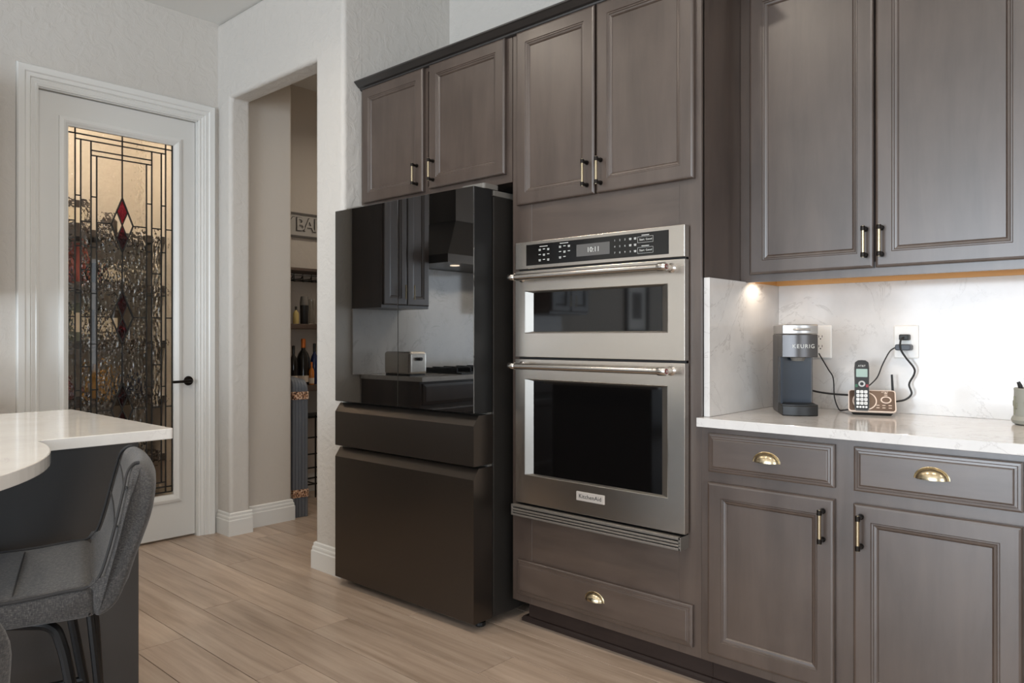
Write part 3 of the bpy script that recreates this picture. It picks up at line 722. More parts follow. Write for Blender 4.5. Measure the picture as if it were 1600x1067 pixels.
def chair(label, loc, rz):
    # local: faces -y, right-hand side (+x) is the one seen in the photograph
    c = thing('counter_stool', label, 'stool', loc, rz, 'grey counter stools')
    wx = 0.212
    def taper(z): return 1.0 - 0.30 * max(0, (z - 0.79) / 0.105) ** 2 if z > 0.79 else 1.0
    XS = [-1, -0.985, -0.95, -0.88, -0.6, -0.3, 0, 0.3, 0.6, 0.88, 0.95, 0.985, 1]
    def shell(prof, name):
        n = len(prof); cy = sum(p[0] for p in prof) / n; cz = sum(p[1] for p in prof) / n
        P = smooth_path([(0, y, z) for y, z in prof + prof[:1]], 4)[:-1]
        rings = []
        for u in XS:
            e = max(0, (abs(u) - 0.86) / 0.14); sh = 0.011 * (1 - math.sqrt(max(0, 1 - e * e)))
            ring = []
            for i, q in enumerate(P):
                t_ = (P[(i + 1) % len(P)] - P[i - 1]).normalized(); nr = Vector((0, t_.z, -t_.y))
                if (q.y + nr.y * 0.01 - cy) ** 2 + (q.z + nr.z * 0.01 - cz) ** 2 < (q.y - cy) ** 2 + (q.z - cz) ** 2: nr = -nr
                y, z = q.y - nr.y * sh, q.z - nr.z * sh
                bow = 0.014 * (1 - u * u) if name == 'backrest' and z > 0.66 else 0
                ring.append((u * wx * taper(z), y + bow, z))
            rings.append(ring)
        return MB().loft(rings, True, True).build(name, 'tweed', c, True, True, angle=70)
    shell([(-0.215, 0.612), (-0.218, 0.635), (-0.195, 0.652), (-0.10, 0.655), (0.04, 0.656), (0.120, 0.662), (0.160, 0.662), (0.172, 0.640), (0.172, 0.610), (0.160, 0.597), (0.05, 0.597), (-0.10, 0.598), (-0.195, 0.600)], 'seat')
    shell([(0.166, 0.655), (0.184, 0.682), (0.199, 0.728), (0.214, 0.790), (0.227, 0.845), (0.235, 0.880), (0.246, 0.896), (0.264, 0.896), (0.278, 0.878), (0.284, 0.850), (0.274, 0.790), (0.243, 0.700), (0.222, 0.634), (0.203, 0.608), (0.180, 0.597), (0.168, 0.606), (0.164, 0.630)], 'backrest')
    for s_ in (-1, 1):
        pts = [(-0.195, 0.650), (-0.10, 0.653), (0.04, 0.654), (0.120, 0.660), (0.158, 0.662), (0.180, 0.680), (0.196, 0.728), (0.211, 0.790), (0.224, 0.845), (0.233, 0.880), (0.246, 0.896), (0.258, 0.898)]
        MB().tube(smooth_path([(s_ * (wx * taper(z) - 0.003), y, z) for y, z in pts], 5), 0.0034, 6).build('piping', 'piping', c, True, True)
    for z0 in (0.735, 0.815):
        pp = []
        for k in range(9):
            u = -0.96 + 1.92 * k / 8; z = z0 + 0.045 * abs(u)
            y = 0.1995 + (z - 0.728) * 0.232 + 0.014 * (1 - u * u)
            pp.append((u * wx, y - 0.0005, z))
        MB().tube(pp, 0.0022, 6).build('back_seam', 'piping', c, True, True)
    for y in (-0.08, 0.03):
        MB().tube([(u * wx * 0.97, y, 0.6552 - 0.004 * (abs(u) > 0.9)) for u in (-1, -0.8, 0, 0.8, 1)], 0.0022, 6).build('seat_seam', 'piping', c, True, True)
    for s_ in (-1, 1):
        MB().tube(smooth_path([(s_ * 0.10, -0.06, 0.588), (s_ * 0.150, 0.05, 0.588), (s_ * 0.168, 0.095, 0.580), (s_ * 0.174, 0.113, 0.545), (s_ * 0.180, 0.133, 0.44), (s_ * 0.20, 0.20, 0.012)], 6), 0.011, 10).build('leg', 'black_metal', c, True, True)
        MB().tube(smooth_path([(s_ * 0.10, 0.0, 0.588), (s_ * 0.135, -0.10, 0.588), (s_ * 0.150, -0.135, 0.580), (s_ * 0.157, -0.152, 0.545), (s_ * 0.165, -0.172, 0.44), (s_ * 0.19, -0.24, 0.012)], 6), 0.011, 10).build('leg', 'black_metal', c, True, True)
        MB().tube([(s_ * 0.183, 0.150, 0.32), (s_ * 0.172, -0.190, 0.32)], 0.009, 8).build('stretcher', 'black_metal', c, True, True)
        MB().tube([(s_ * 0.190, 0.165, 0.598), (s_ * 0.197, 0.180, 0.44), (s_ * 0.200, 0.203, 0.03)], 0.008, 8).build('brace', 'black_metal', c, True, True)
    return c
chair('charcoal tweed counter stool drawn up to the round island end, seen side on', (-1.902, 0.453, 0), R(-18))
chair('charcoal tweed counter stool at the left edge, only its back corner showing', (-1.318, 0.068, 0), R(-95))

# ------------------------------------------------------------------ coffee maker
CZt = 0.9075
cm = thing('coffee_maker', 'slim graphite single-serve coffee maker on the quartz countertop', 'coffee maker', (-1.0115, 2.592, CZt), R(29.8))
w2, dp = 0.057, 0.136
def planf(y_front, w_, r_=0.5, yb=dp):
    n = 12; k = w_ * 0.28
    return [(-w_, yb)] + [(-w_ + 2 * w_ * j / n, y_front - k * math.sin(math.pi * j / n)) for j in range(n + 1)] + [(w_, yb)]
MB().prism(planf(-dp + 0.016, w2, yb=-0.02), 0.0, 0.034).build('drip_base', 'dark_plastic', cm, True, True, bevel=0.003)
M['graphite'] = steel_mat('graphite_satin', (84, 82, 82), 0.3, (30, 30, 1), 0.6)
M['silver'] = steel_mat('satin_silver', (176, 174, 172), 0.32, (30, 30, 1), 0.8)
M['tank'] = plain('dark_blue_black_plastic', (24, 34, 46), 0.22)
MB().prism([(-w2, -0.02), (w2, -0.02), (w2, dp - 0.012), (w2 - 0.012, dp), (-w2 + 0.012, dp), (-w2, dp - 0.012)], 0.0, 0.272).build('rear_housing', 'graphite', cm, True, False, bevel=0.003)
MB().box(-w2 + 0.006, w2 - 0.008, -0.034, -0.018, 0.034, 0.196).box(-w2 + 0.001, -w2 + 0.008, -0.075, -0.02, 0.034, 0.196).build('cup_bay', 'tank', cm, True)
MB().prism(planf(-dp + 0.016, w2 - 0.001, yb=-0.018), 0.034, 0.037).build('drip_tray', 'dark_plastic', cm, True)
hdm = MB().prism(planf(-dp + 0.022, w2, yb=-0.018), 0.195, 0.272); hdm.build('brew_head', 'graphite', cm, True, True, bevel=0.002)
MB().lathe([(0.0, 0), (0.02, 0), (0.026, 0.014), (0.026, 0.02)], (0, -0.07, 0.182), 18).build('spout', 'grey_plastic', cm, True, True)
lid = MB().prism(planf(-dp + 0.020, w2 + 0.0005, yb=dp - 0.03), 0.2725, 0.306).build('lid', 'silver', cm, True, True, bevel=0.004)
def front_y(x): return -dp + 0.022 - (w2 * 0.28) * math.sin(math.pi * (x + w2) / (2 * w2))
MB().tube([(x, front_y(x) - 0.004, 0.289) for x in [-0.024 + 0.006 * k for k in range(10)]], 0.0045, 8).build('lid_handle', 'silver', lid, True, True)
add_text(MB(), 'KEURIG', 0.0185, lambda a, b, h: (a + 0.010, front_y(a + 0.010) - 0.0006 - h, 0.232 + b), 0.0003, spacing=1.18).build('lettering', 'print', cm, True)

# ------------------------------------------------------------------ cordless phone and its base
ph = thing('cordless_phone_base', 'bronze-faced cordless phone answering base with cream outline on the countertop', 'phone base', (-0.792, 2.708, CZt), R(18))
M['bronze_face'] = plain('bronze_face', (92, 76, 66), 0.35, 0.3)
M['cream'] = plain('cream_plastic', (222, 205, 192), 0.4)
TL = 0.052   # rise of the sloping face
def slope(a, b, h):   # a across, b up the sloping face (0..0.086), h out of the face
    t_ = R(52)
    return (a, -0.042 + b * math.cos(t_) - h * math.sin(t_), 0.010 + b * math.sin(t_) + h * math.cos(t_))
MB().loft([[(-0.058, -0.038, 0), (0.058, -0.038, 0), (0.058, 0.05, 0), (-0.058, 0.05, 0)], [(-0.066, -0.044, 0.010), (0.066, -0.044, 0.010), (0.066, 0.05, 0.010), (-0.066, 0.05, 0.010)], [(-0.066, 0.012, 0.078), (0.066, 0.012, 0.078), (0.064, 0.05, 0.070), (-0.064, 0.05, 0.070)]]).build('housing', 'dark_plastic', ph, True, bevel=0.003)
fc = MB().prism(rrect(-0.073, 0.073, -0.002, 0.086, 0.010), 0.0, 0.006, slope).build('rim', 'cream', ph, True)
MB().prism(rrect(-0.0695, 0.0695, 0.002, 0.0825, 0.008), 0.005, 0.0072, slope).build('face', 'bronze_face', ph, True)
def ring(cx, cy, r0, r1, asp=1.0, h0=0.007, h1=0.0085, n=28):
    mb = MB(); rs = []
    for r_, h_ in ((r0, h0), (r0, h1), (r1, h1), (r1, h0)):
        rs.append([slope(cx + r_ * math.cos(2 * math.pi * k / n), cy + r_ * asp * math.sin(2 * math.pi * k / n), h_) for k in range(n)])
    return mb.loft(rs, True, False)
ring(-0.022, 0.040, 0.034, 0.0375).build('cradle_ring', 'cream', ph, True)
ring(0.043, 0.046, 0.0125, 0.0165, 0.85).build('button_ring', 'cream', ph, True)
pk = MB()
for a, b in ((0.018, 0.024), (0.018, 0.014), (0.036, 0.024), (0.036, 0.014), (0.055, 0.024), (0.055, 0.014), (0.043, 0.066), (0.043, 0.073)):
    pk.prism(rrect(a - 0.005, a + 0.005, b - 0.0012, b + 0.0012, 0.0008, 1), 0.0072, 0.0078, slope)
pk.build('face_print', 'cream', ph, True)
add_text(MB(), 'AT&T', 0.0085, lambda a, b, h: slope(0.040 + a, 0.077 + b, 0.0076 + h), 0.0002).build('lettering', 'cream', ph, True)
MB().tube([(0.068, 0.045, 0.030), (0.067, 0.047, 0.070), (0.064, 0.050, 0.134)], [0.0042, 0.0042, 0.0034], 8).build('antenna', 'dark_plastic', ph, True, True)

hs = thing('cordless_handset', 'black cordless handset with green screen standing in its base', 'phone', (0, 0, 0), R(18))
c40, s40 = math.cos(R(18)), math.sin(R(18))
hx, hy = -0.031, -0.043
hs.location = (-0.792 + hx * c40 - hy * s40, 2.708 + hx * s40 + hy * c40, CZt + 0.010)
tl = R(78)
def hmap(a, b, h): return (a, b * math.cos(tl) - h * math.sin(tl), b * math.sin(tl) + h * math.cos(tl))
def outline(s_=1.0, top=0.178, g_=0.0):
    return [(x * s_, z) for x, z in ([(-0.019, 0.002), (-0.0225, 0.010), (-0.0235, 0.03), (-0.0225, 0.09), (-0.0235, 0.15), (-0.0215, 0.170), (-0.012, top - 0.001), (0, top)] + [(0.012, top - 0.001), (0.0215, 0.170), (0.0235, 0.15), (0.0225, 0.09), (0.0235, 0.03), (0.0225, 0.010), (0.019, 0.002)])]
MB().prism(outline(), -0.016, 0.006, hmap).build('shell', 'grey_plastic', hs, True, bevel=0.003)
MB().prism([(x * 0.93, 0.004 + z * 0.968) for x, z in outline()], 0.005, 0.0085, hmap).build('front', 'dark_plastic', hs, True)
M['lcd'] = plain('green_lcd', (150, 172, 164), 0.3)
MB().prism(rrect(-0.0175, 0.0175, 0.118, 0.146, 0.002), 0.0085, 0.0092, hmap).build('screen', 'lcd', hs, True)
kb = MB()
for r_ in range(4):
    for c_ in range(3): kb.prism(rrect(-0.0165 + c_ * 0.0118, -0.0165 + c_ * 0.0118 + 0.0098, 0.062 - r_ * 0.0135, 0.0722 - r_ * 0.0135, 0.002, 2), 0.0085, 0.0100, hmap).build('key', 'white_plastic', hs, True) if False else None
for r_ in range(4):
    for c_ in range(3):
        x = -0.0168 + c_ * 0.0120; z = 0.0625 - r_ * 0.0130
        MB().prism(rrect(x, x + 0.0098, z, z + 0.0100, 0.002, 2), 0.0085, 0.0100, hmap).build('key', 'white_plastic', hs, True)
for c_ in range(4):
    x = -0.0170 + c_ * 0.0090
    MB().prism(rrect(x, x + 0.007, 0.0125, 0.0190, 0.0025, 2), 0.0085, 0.0098, hmap).build('key', 'white_plastic', hs, True)
kp = MB()
names = '123456789*0#'
for i, ch in enumerate(names):
    x = -0.0168 + (i % 3) * 0.0120 + 0.0049; z = 0.0675 - (i // 3) * 0.0130
    add_text(kp, ch, 0.0075, lambda a, b, h: hmap(x + a, z + b, 0.0101 + h), 0.0001)
kp.build('key_print', 'print_dark', hs, True)
n = 20; rs = []
for r_, h_ in ((0.0058, 0.0085), (0.0058, 0.0105), (0.0105, 0.0105), (0.0110, 0.0085)):
    rs.append([hmap(r_ * math.cos(2 * math.pi * k / n), 0.0945 + r_ * math.sin(2 * math.pi * k / n), h_) for k in range(n)])
MB().loft(rs, True, False).build('navigation_ring', 'silver', hs, True)
M['talk_green'] = plain('talk_green', (40, 96, 70), 0.4); M['off_red'] = plain('off_red', (140, 42, 52), 0.4)
MB().prism(rrect(-0.0205, -0.0125, 0.083, 0.093, 0.002), 0.0085, 0.0095, hmap).build('talk_key', 'talk_green', hs, True)
MB().prism(rrect(0.0125, 0.0205, 0.083, 0.093, 0.002), 0.0085, 0.0095, hmap).build('off_key', 'off_red', hs, True)
add_text(MB(), 'AT&T', 0.0095, lambda a, b, h: hmap(a, 0.156 + b, 0.0087 + h), 0.0002).build('lettering', 'print', hs, True)

# ------------------------------------------------------------------ outlets, plugs, cords
def plate(name, label, x0, x1, z0, z1):
    o = thing(name, label, 'outlet', ((x0 + x1) / 2, 2.81, (z0 + z1) / 2))
    MB().loft([[(a, 2.8095, b) for a, b in rrect(x0, x1, z0, z1, 0.005)], [(a, 2.806, b) for a, b in rrect(x0, x1, z0, z1, 0.005)], [(a, 2.8035, b) for a, b in rrect(x0 + 0.004, x1 - 0.004, z0 + 0.004, z1 - 0.004, 0.004)]]).build('cover_plate', 'white_plastic', o)
    xc = (x0 + x1) / 2
    MB().prism(rrect(xc - 0.0165, xc + 0.0165, z0 + 0.022, z1 - 0.022, 0.002), 2.8042, 2.8022, XZ).build('receptacle', 'white_plastic', o)
    mb = MB()
    for zz in ((z0 + z1) / 2 + 0.020, (z0 + z1) / 2 - 0.016):
        mb.box(xc - 0.007, xc - 0.005, 2.8017, 2.8025, zz - 0.004, zz + 0.004).box(xc + 0.005, xc + 0.007, 2.8017, 2.8025, zz - 0.004, zz + 0.004).lathe([(0.0025, 0), (0.0025, -0.0005)], (xc, 2.8022, zz - 0.009), 8, axis='y')
    mb.build('slot', 'dark_plastic', o)
    mb = MB()
    for zz in (z0 + 0.011, z1 - 0.011): mb.lathe([(0.003, 0), (0.003, -0.001), (0, -0.001)], (xc, 2.8035, zz), 10, axis='y')
    mb.build('screw', 'white_plastic', o)
    return o
plate('wall_outlet', 'white wall outlet on the backsplash with two black plugs', -0.749, -0.671, 1.097, 1.212)
plate('wall_outlet', 'white wall outlet half hidden behind the coffee maker', -1.036, -0.958, 1.092, 1.214)
p = MB().prism(rrect(-0.724, -0.694, 1.160, 1.180, 0.004), 2.802, 2.772, XZ)
pc = tag(p.build('power_plug', 'dark_plastic', bevel=0.003), 'black power plug in the upper socket of the outlet', 'plug')
MB().tube(smooth_path([(-0.708, 2.775, 1.170), (-0.715, 2.762, 1.160), (-0.716, 2.765, 1.130), (-0.702, 2.775, 1.100), (-0.680, 2.785, 1.066), (-0.680, 2.788, 1.044), (-0.695, 2.786, 1.010), (-0.687, 2.784, 0.978), (-0.706, 2.780, 0.957), (-0.735, 2.776, 0.949), (-0.755, 2.765, 0.945)], 6), 0.0032, 8).build('cord', 'cord', pc, smooth=True)
M['adapter'] = plain('slate_adapter_plastic', (66, 70, 78), 0.4)
p = MB().prism(rrect(-0.735, -0.686, 1.125, 1.146, 0.007), 2.802, 2.765, XZ)
pc = tag(p.build('power_adapter', 'adapter', bevel=0.003), 'small slate-grey power adapter in the lower socket', 'adapter')
MB().tube(smooth_path([(-0.734, 2.775, 1.135), (-0.753, 2.775, 1.121), (-0.777, 2.778, 1.075), (-0.795, 2.780, 1.030), (-0.822, 2.772, 0.998), (-0.838, 2.762, 0.985)], 6), 0.0022, 8).build('cord', 'cord', pc, smooth=True)
(MB().tube(smooth_path([(-1.0, 2.795, 1.11), (-0.985, 2.785, 1.090), (-0.957, 2.77, 1.052), (-0.937, 2.76, 1.022), (-0.930, 2.752, 0.955), (-0.912, 2.745, 0.913), (-0.893, 2.74, 0.912), (-0.855, 2.735, 0.92)], 6), 0.0022, 8).build('line_cord', 'cord', ph, smooth=True))
(MB().tube(smooth_path([(-1.035, 2.735, 0.985), (-0.99, 2.74, 0.973), (-0.935, 2.745, 0.967), (-0.878, 2.742, 0.966)], 6), 0.0034, 8).build('power_cord', 'cord', cm, smooth=True))

# ------------------------------------------------------------------ pot of pens at the right edge
M['sage'] = plain('sage_glaze', (150, 150, 141), 0.45); M['sage_dark'] = plain('sage_relief', (128, 126, 108), 0.5)
pot = thing('ceramic_pot', 'sage-glazed ceramic pot with cactus relief at right end of the countertop', 'pot', (-0.335, 2.70, CZt))
MB().lathe([(0.044, 0), (0.052, 0.004), (0.056, 0.014), (0.053, 0.023), (0.0495, 0.026), (0.0485, 0.10), (0.0495, 0.108), (0.0475, 0.110), (0.0455, 0.106), (0.045, 0.03), (0, 0.03)], (0, 0, 0), 36).build('body', 'sage', pot, True, True)
cx = MB()
for a0 in (-150, -95, -40):
    def rel(da, z): a = R(a0 + da); return (0.0495 * math.cos(a), 0.0495 * math.sin(a), z)
    cx.tube([rel(0, 0.03), rel(0, 0.085)], 0.0035, 8)
    cx.tube([rel(3, 0.048), rel(12, 0.050), rel(13, 0.066)], 0.0025, 8); cx.tube([rel(-3, 0.055), rel(-12, 0.057), rel(-13, 0.072)], 0.0025, 8)
cx.build('cactus_relief', 'sage_dark', pot, True, True)
PN = ('leftmost short', 'tallest left-leaning', 'front', 'rear right', 'rightmost')
for i, (dx, dy, tx, ty, h_) in enumerate(((-0.025, -0.005, -0.012, 0, 0.128), (-0.012, 0.015, -0.010, 0.004, 0.139), (-0.018, -0.02, 0.006, 0.0, 0.134), (0.012, 0.01, 0.01, 0.006, 0.131), (0.02, -0.012, 0.008, -0.004, 0.127))):
    b0 = (-0.335 + dx * 0.6, 2.70 + dy * 0.6, CZt + 0.031)
    pen = MB().tube([b0, (-0.335 + dx + tx * 0.6, 2.70 + dy + ty, CZt + h_ - 0.012), (-0.335 + dx + tx, 2.70 + dy + ty, CZt + h_)], [0.0055, 0.0065, 0.0045], 8).build('marker_pen', 'dark_plastic', smooth=True)
    tag(pen, '%s dark marker pen standing in the sage ceramic pot' % PN[i], 'pen', 'pens in the ceramic pot')

# ------------------------------------------------------------------ bar nook seen through the opening
M['sign'] = plain('sign_grey', (176, 172, 166), 0.7); M['sign_l'] = plain('sign_letter', (150, 146, 140), 0.6); M['sign_d'] = plain('sign_outline', (92, 88, 84), 0.7)
sg = thing('bar_sign', 'grey wall sign with raised BAR letters inside the hall nook', 'sign', (-4.929, 3.1, 1.915))
sb = MB().box(-4.929, -4.917, 2.72, 3.34, 1.915, 2.10).build('board', 'sign', sg, bevel=0.004)
frm = MB(); frame_mesh(frm, (2.72, 3.34, 1.915, 2.10), (2.735, 3.325, 1.93, 2.085), -4.918, -4.910, YZ); frm.build('border', 'sign_d', sg)
for ch, yy in (('Y', 2.930), ('B', 3.021), ('A', 3.091), ('R', 3.174)):
    lt = add_text(MB(), ch, 0.150, lambda a, b, h: (-4.914 + h, yy - 0.003 + a, 2.010 + b), 0.004, align='LEFT').build('letter', 'sign_d', sg)
    add_text(MB(), ch, 0.138, lambda a, b, h: (-4.909 + h, yy + 0.001 + a, 2.010 + b), 0.004, align='LEFT').build('letter_face', 'sign', lt)
M['rustic'] = wood_mat('rustic_shelf_wood', (58, 42, 32), (84, 62, 48), (1, 8, 8), 0.6)
for z1, th, nm in ((1.665, 0.022, 'upper rustic shelf with the hanging glass rack'), (1.264, 0.036, 'middle rustic shelf holding the shaker'), (0.822, 0.045, 'lower rustic shelf holding liquor bottles')):
    tag(MB().box(-4.93, -4.68, 2.60, 3.7, z1 - th, z1).build('bar_shelf', 'rustic', bevel=0.003), nm + ' in the nook', 'shelf', 'bar shelves')
rk = thing('stemware_rack', 'black wire stemware rack hanging under the top nook shelf', 'rack', (-4.8, 3.0, 1.642))
for y in [2.70 + 0.075 * k for k in range(12)]:
    MB().tube([(-4.90, y, 1.640), (-4.90, y, 1.585), (-4.68, y, 1.585), (-4.672, y, 1.60)], 0.004, 6).build('wire', 'black_metal', rk)
MB().tube([(-4.90, 2.66, 1.588), (-4.90, 3.6, 1.588)], 0.004, 6).build('cross_wire', 'black_metal', rk)
MB().tube([(-4.69, 2.66, 1.612), (-4.69, 3.6, 1.612)], 0.004, 6).build('cross_wire', 'black_metal', rk)
wr = thing('wire_rack', 'black wire bottle rack standing on the nook floor', 'rack', (-4.8, 3.1, 0))
for z in (0.10, 0.22, 0.32, 0.44, 0.585): MB().tube([(-4.70, 2.70, z), (-4.70, 3.6, z)], 0.006, 6).build('rail', 'black_metal', wr)
for z in (0.10, 0.585): MB().tube([(-4.91, 2.70, z), (-4.91, 3.6, z)], 0.006, 6).build('rail', 'black_metal', wr)
for y in (2.70, 2.88, 3.055, 3.24, 3.42, 3.6):
    MB().tube([(-4.70, y, 0.0), (-4.70, y, 0.60)], 0.006, 6).build('post', 'black_metal', wr)
    MB().tube([(-4.70, y, 0.10), (-4.91, y, 0.10)], 0.005, 6).build('cross_bar', 'black_metal', wr)
MB().box(-4.92, -4.69, 2.69, 3.61, 0.585, 0.595).build('rack_top', 'black_metal', wr)
M['dark_glass'] = plain('dark_bottle_glass', (24, 22, 20), 0.08); M['amber'] = plain('amber_liquor', (190, 112, 40), 0.15); M['label'] = plain('paper_label', (206, 190, 172), 0.6)
M['blue_glass'] = plain('blue_bottle', (26, 38, 78), 0.12); M['yellow_label'] = plain('yellow_label', (200, 176, 110), 0.5); M['copper_foil'] = plain('copper_foil', (214, 120, 56), 0.3, 0.5)
def bottle(name, label, cat, y, x, z, r, h, body, neck, labm=None, lz=(0.15, 0.4)):
    b = thing(name, label, cat, (x, y, z))
    MB().lathe([(r * 0.9, 0), (r, 0.006), (r, h * 0.58), (r * 0.75, h * 0.68), (r * 0.34, h * 0.76), (r * 0.32, h * 0.86), (0, h * 0.86)], (0, 0, 0), 18).build('glass_body', body, b, True, True)
    MB().lathe([(r * 0.36, h * 0.80), (r * 0.37, h * 0.98), (r * 0.30, h), (0, h)], (0, 0, 0), 14).build('cap', neck, b, True, True)
    if labm: MB().lathe([(r * 1.01, h * lz[0]), (r * 1.012, h * lz[0] + 0.002), (r * 1.012, h * lz[1]), (r * 1.01, h * lz[1])], (0, 0, 0), 18).build('paper_label', labm, b, True, True)
bottle('squat_bottle', 'little bottle with a yellow label on the middle nook shelf', 'bottle', 2.925, -4.75, 1.2645, 0.021, 0.125, 'yellow_label', 'dark_glass')
sk = thing('cocktail_shaker', 'dark tumbler shaker with grey lid on the middle nook shelf', 'shaker', (-4.75, 2.993, 1.2645))
MB().lathe([(0.026, 0), (0.028, 0.005), (0.031, 0.135), (0, 0.135)], (0, 0, 0), 20).build('cup', 'dark_plastic', sk, True, True)
MB().lathe([(0.032, 0.136), (0.032, 0.15), (0.026, 0.195), (0.024, 0.2), (0, 0.2)], (0, 0, 0), 20).build('lid', 'grey_plastic', sk, True, True)
M['clear'] = glass_mat('clear_tumbler_glass', (235, 235, 232), 'clear')
tag(MB().lathe([(0.017, 0), (0.019, 0.004), (0.024, 0.18), (0.0225, 0.18), (0.017, 0.008), (0, 0.008)], (-4.74, 3.048, 1.2645), 18).build('drinking_glass', 'clear', smooth=True), 'tall clear drinking glass beside the dark shaker', 'glass')
bottle('wine_bottle', 'dark bottle at the left of the lower nook shelf', 'bottle', 2.905, -4.75, 0.8225, 0.030, 0.285, 'dark_glass', 'dark_glass', 'label', (0.08, 0.24))
bottle('champagne_bottle', 'tall dark bottle with orange and white neck in the nook', 'bottle', 2.998, -4.77, 0.8225, 0.046, 0.335, 'dark_glass', 'copper_foil', 'label', (0.06, 0.2))
bottle('amber_bottle', 'short amber bottle before the orange-necked one', 'bottle', 3.035, -4.72, 0.8225, 0.019, 0.165, 'amber', 'copper_foil', 'label', (0.05, 0.3))
bottle('blue_bottle', 'dark blue bottle at the right of the lower nook shelf', 'bottle', 3.085, -4.76, 0.8225, 0.030, 0.30, 'blue_glass', 'dark_glass')
M['board'] = plain('slate_grey_board', (98, 101, 106), 0.55); M['tape'] = None
mt, nt, b_ = new_mat('patterned_tape'); M['tape'] = mt
n_ = noise(nt, coords(nt, (1, 1, 1)), 90, 2, 0.6); r_ = ramp(nt, n_, [(0.42, (60, 40, 32)), (0.52, (190, 140, 104)), (0.65, (214, 196, 176))])
nt.links.new(r_.outputs[0], b_.inputs['Base Color']); b_.inputs['Roughness'].default_value = 0.5
bd = thing('board_bundle', 'bundle of slate-grey boards bound with patterned tape by the nook wall', 'boards', (-4.4, 2.65, 0))
for k in range(5):
    y0 = 2.602 + k * 0.0205; x1 = -4.262 + 0.004 * k; zt = 0.918 - 0.006 * k
    poly = [(-4.62, 0.0), (x1, 0.0), (x1, zt - 0.07)] + arc(x1 - 0.07, zt - 0.07, 0.07, 0, 90, 6) + [(-4.62, zt)]
    MB().prism(poly, y0, y0 + 0.0185, XZ).build('board', 'board', bd, bevel=0.0015, seg=1)
for z in (0.13, 0.765):
    MB().prism([(a, b) for a, b in ((-4.63, 2.600), (-4.252, 2.600), (-4.240, 2.704), (-4.63, 2.704))], z, z + 0.05).build('tape_band', 'tape', bd)

# ------------------------------------------------------------------ the kitchen side mirrored in the refrigerator glass
t = thing('base_cabinet', 'dark base cabinets with range seen mirrored in refrigerator glass', 'cabinet', (-3.98, -0.5, 0))
MB().box(-4.305, -3.70, -0.98, 0.84, 0.1, 0.875).build('body', 'cab', t)
for k in range(3):
    y0 = 0.82 - k * 0.60
    d = MB(); d.rect_loft(y0 - 0.56, y0, 0.14, 0.69, [(i, -3.68 - dd) for i, dd in DOOR], YZ, cap_end=True); d.build('door', 'cab', t)
    d = MB(); d.rect_loft(y0 - 0.56, y0, 0.72, 0.86, [(i, -3.68 - dd) for i, dd in DRW], YZ, cap_end=True); d.build('drawer_front', 'cab', t)
tag(MB().box(-4.305, -3.66, -1.0, 0.855, 0.8755, 0.905).build('countertop', 'quartz'), 'quartz countertop by the range mirrored in refrigerator glass', 'countertop')
tag(MB().box(-4.3095, -4.29, -1.0, 0.93, 0.906, 1.368).box(-4.3095, -4.29, -0.44, 0.48, 1.368, 1.695).build('backsplash', 'quartz'), 'quartz backsplash under the hood mirrored in refrigerator glass', 'backsplash')
for y0, y1, nm in ((0.49, 0.925, 'left'), (-1.0, -0.46, 'right')):
    t = thing('wall_cabinet', 'dark wall cabinet %s of the hood mirrored in refrigerator glass' % nm, 'cabinet', (-4.14, (y0 + y1) / 2, 1.37))
    MB().box(-4.305, -3.99, y0, y1, 1.37, 2.40).build('body', 'cab', t)
    ym = (y0 + y1) / 2
    for a, b, hy_ in ((y0 + 0.01, ym - 0.004, ym - 0.04), (ym + 0.004, y1 - 0.01, ym + 0.04)):
        d = MB(); d.rect_loft(a, b, 1.39, 2.39, [(i, -3.97 - dd) for i, dd in DOOR], YZ, cap_end=True); dd_ = d.build('door', 'cab', t)
        MB().tube([(-3.94, hy_, 1.43), (-3.94, hy_, 1.53)], 0.005, 8).build('handle', 'brass', dd_)
h = thing('range_hood', 'dark chimney range hood mirrored in refrigerator glass', 'hood', (-4.05, 0.03, 1.7))
MB().loft([[(-4.305, -0.42, 1.70), (-3.80, -0.42, 1.70), (-3.80, 0.48, 1.70), (-4.305, 0.48, 1.70)], [(-4.305, -0.42, 1.76), (-3.80, -0.42, 1.76), (-3.80, 0.48, 1.76), (-4.305, 0.48, 1.76)], [(-4.305, -0.12, 2.05), (-4.02, -0.12, 2.05), (-4.02, 0.18, 2.05), (-4.305, 0.18, 2.05)], [(-4.305, -0.12, 3.04), (-4.02, -0.12, 3.04), (-4.02, 0.18, 3.04), (-4.305, 0.18, 3.04)]]).build('canopy', 'black_steel', h)
for y in (-0.2, 0.26):
    MB().lathe([(0.035, 0), (0.035, -0.004), (0, -0.004)], (-3.95, y, 1.70), 14).build('hood_light', 'lens', h)
    l = bpy.data.lights.new('hood_lamp', 'SPOT'); l.energy = 8; l.color = (1, 0.9, 0.75); l.spot_size = R(140); l.shadow_soft_size = 0.03
    o = bpy.data.objects.new('hood_lamp', l); COL.objects.link(o); o.location = (-3.95, y, 1.69)
h = thing('cooktop', 'black gas cooktop with knobs mirrored in refrigerator glass', 'cooktop', (-3.97, 0.03, 0.9055))
MB().box(-4.22, -3.72, -0.36, 0.42, 0.9055, 0.915).build('plate', 'black_metal', h)
for y in (-0.28, -0.02, 0.24): MB().box(-4.2, -3.80, y, y + 0.012, 0.915, 0.945).box(-4.2, -3.80, y + 0.14, y + 0.152, 0.915, 0.945).box(-4.0, -3.988, y, y + 0.152, 0.93, 0.945).build('grate', 'black_metal', h)
for y in (-0.10, -0.04, 0.02, 0.08): MB().lathe([(0.018, 0), (0.016, 0.02), (0, 0.02)], (-3.755, y, 0.915), 14).build('knob', 'steel_bright', h)
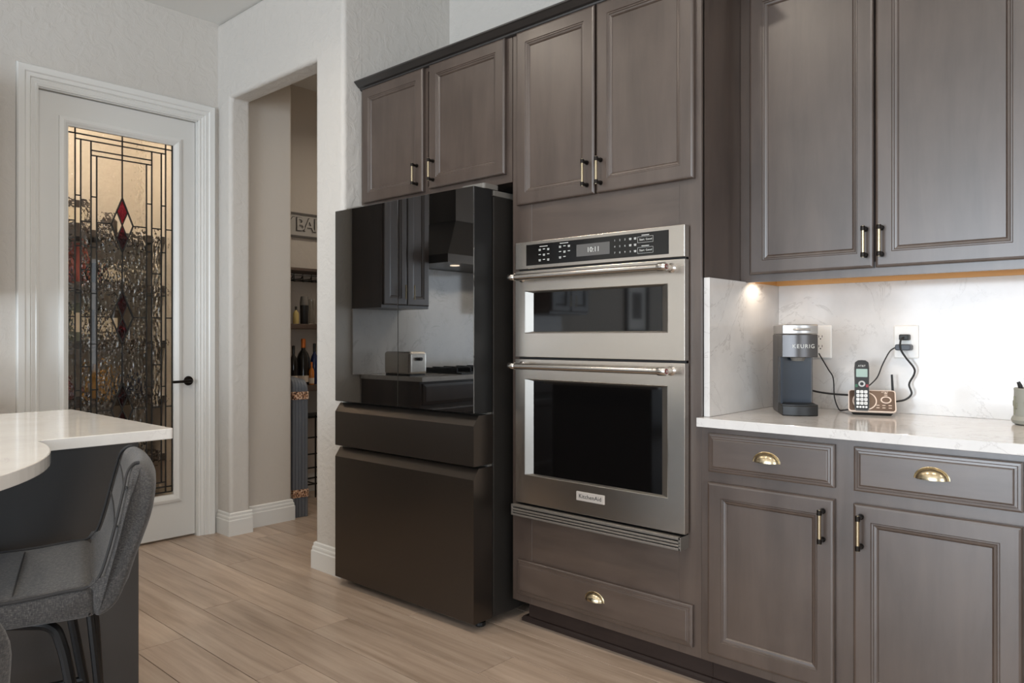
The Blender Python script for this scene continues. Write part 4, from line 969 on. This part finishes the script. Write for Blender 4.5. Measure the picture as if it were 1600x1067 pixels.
h = thing('toaster', 'silver toaster on the far counter mirrored in refrigerator glass', 'toaster', (-3.95, 0.72, 0.9055))
MB().box(-4.09, -3.82, 0.66, 0.82, 0.915, 1.07).build('body', 'steel', h, bevel=0.02, seg=4)
MB().box(-4.08, -3.83, 0.67, 0.81, 0.9055, 0.916).build('foot_plate', 'dark_plastic', h)
MB().tube([(-3.82, 0.74, 1.02), (-3.79, 0.74, 1.02)], 0.012, 10).build('lever', 'dark_plastic', h)

pf = thing('picture_frame', 'dark framed picture on the left wall mirrored in the oven glass', 'picture', (-4.309, -2.3, 1.2))
mb = MB(); frame_mesh(mb, (-2.52, -2.08, 1.20, 1.80), (-2.48, -2.12, 1.24, 1.76), -4.309, -4.285, YZ); mb.build('frame', 'bronze', pf)
MB().box(-4.308, -4.30, -2.485, -2.115, 1.235, 1.765).build('mat_board', 'white_plastic', pf)
MB().box(-4.30, -4.298, -2.39, -2.21, 1.36, 1.64).build('print', 'grey_plastic', pf)

# ------------------------------------------------------------------ recessed ceiling lights; the hall one is added to brighten the bar nook
for x, y in ((-3.8, 3.5), (-1.6, 0.9), (-2.9, 0.9), (-0.3, 0.9), (-1.6, -1.4), (-2.9, -1.4), (0.6, -1.4), (1.6, 0.9)):
    c = thing('ceiling_downlight', 'recessed ceiling downlight %s' % {(-3.8, 3.5): 'added in the hall to brighten the bar nook', (-1.6, 0.9): 'in front of the wall oven', (-2.9, 0.9): 'over the far end of the island', (-0.3, 0.9): 'in front of the coffee maker', (-1.6, -1.4): 'beside the near end of the island', (-2.9, -1.4): 'over the near end of the island', (0.6, -1.4): 'near the glazed rear doors', (1.6, 0.9): 'by the right-hand window wall'}[(x, y)], 'ceiling light', (x, y, CZ), 0, 'recessed ceiling downlights')
    MB().lathe([(0.09, 0.0), (0.09, -0.006), (0.07, -0.008), (0.068, -0.001)], (0, 0, 0), 24).build('trim_ring', 'white_trim', c, True, True)
    MB().lathe([(0.068, -0.001), (0.068, -0.003), (0, -0.003)], (0, 0, 0), 24).build('lens', 'lens', c, True)
    l = bpy.data.lights.new('downlight_lamp', 'AREA'); l.shape = 'DISK'; l.size = 0.13; l.energy = 9; l.color = (1.0, 0.88, 0.74); l.spread = R(150)
    o = bpy.data.objects.new('downlight_lamp', l); COL.objects.link(o); o.location = (x, y, CZ - 0.012)
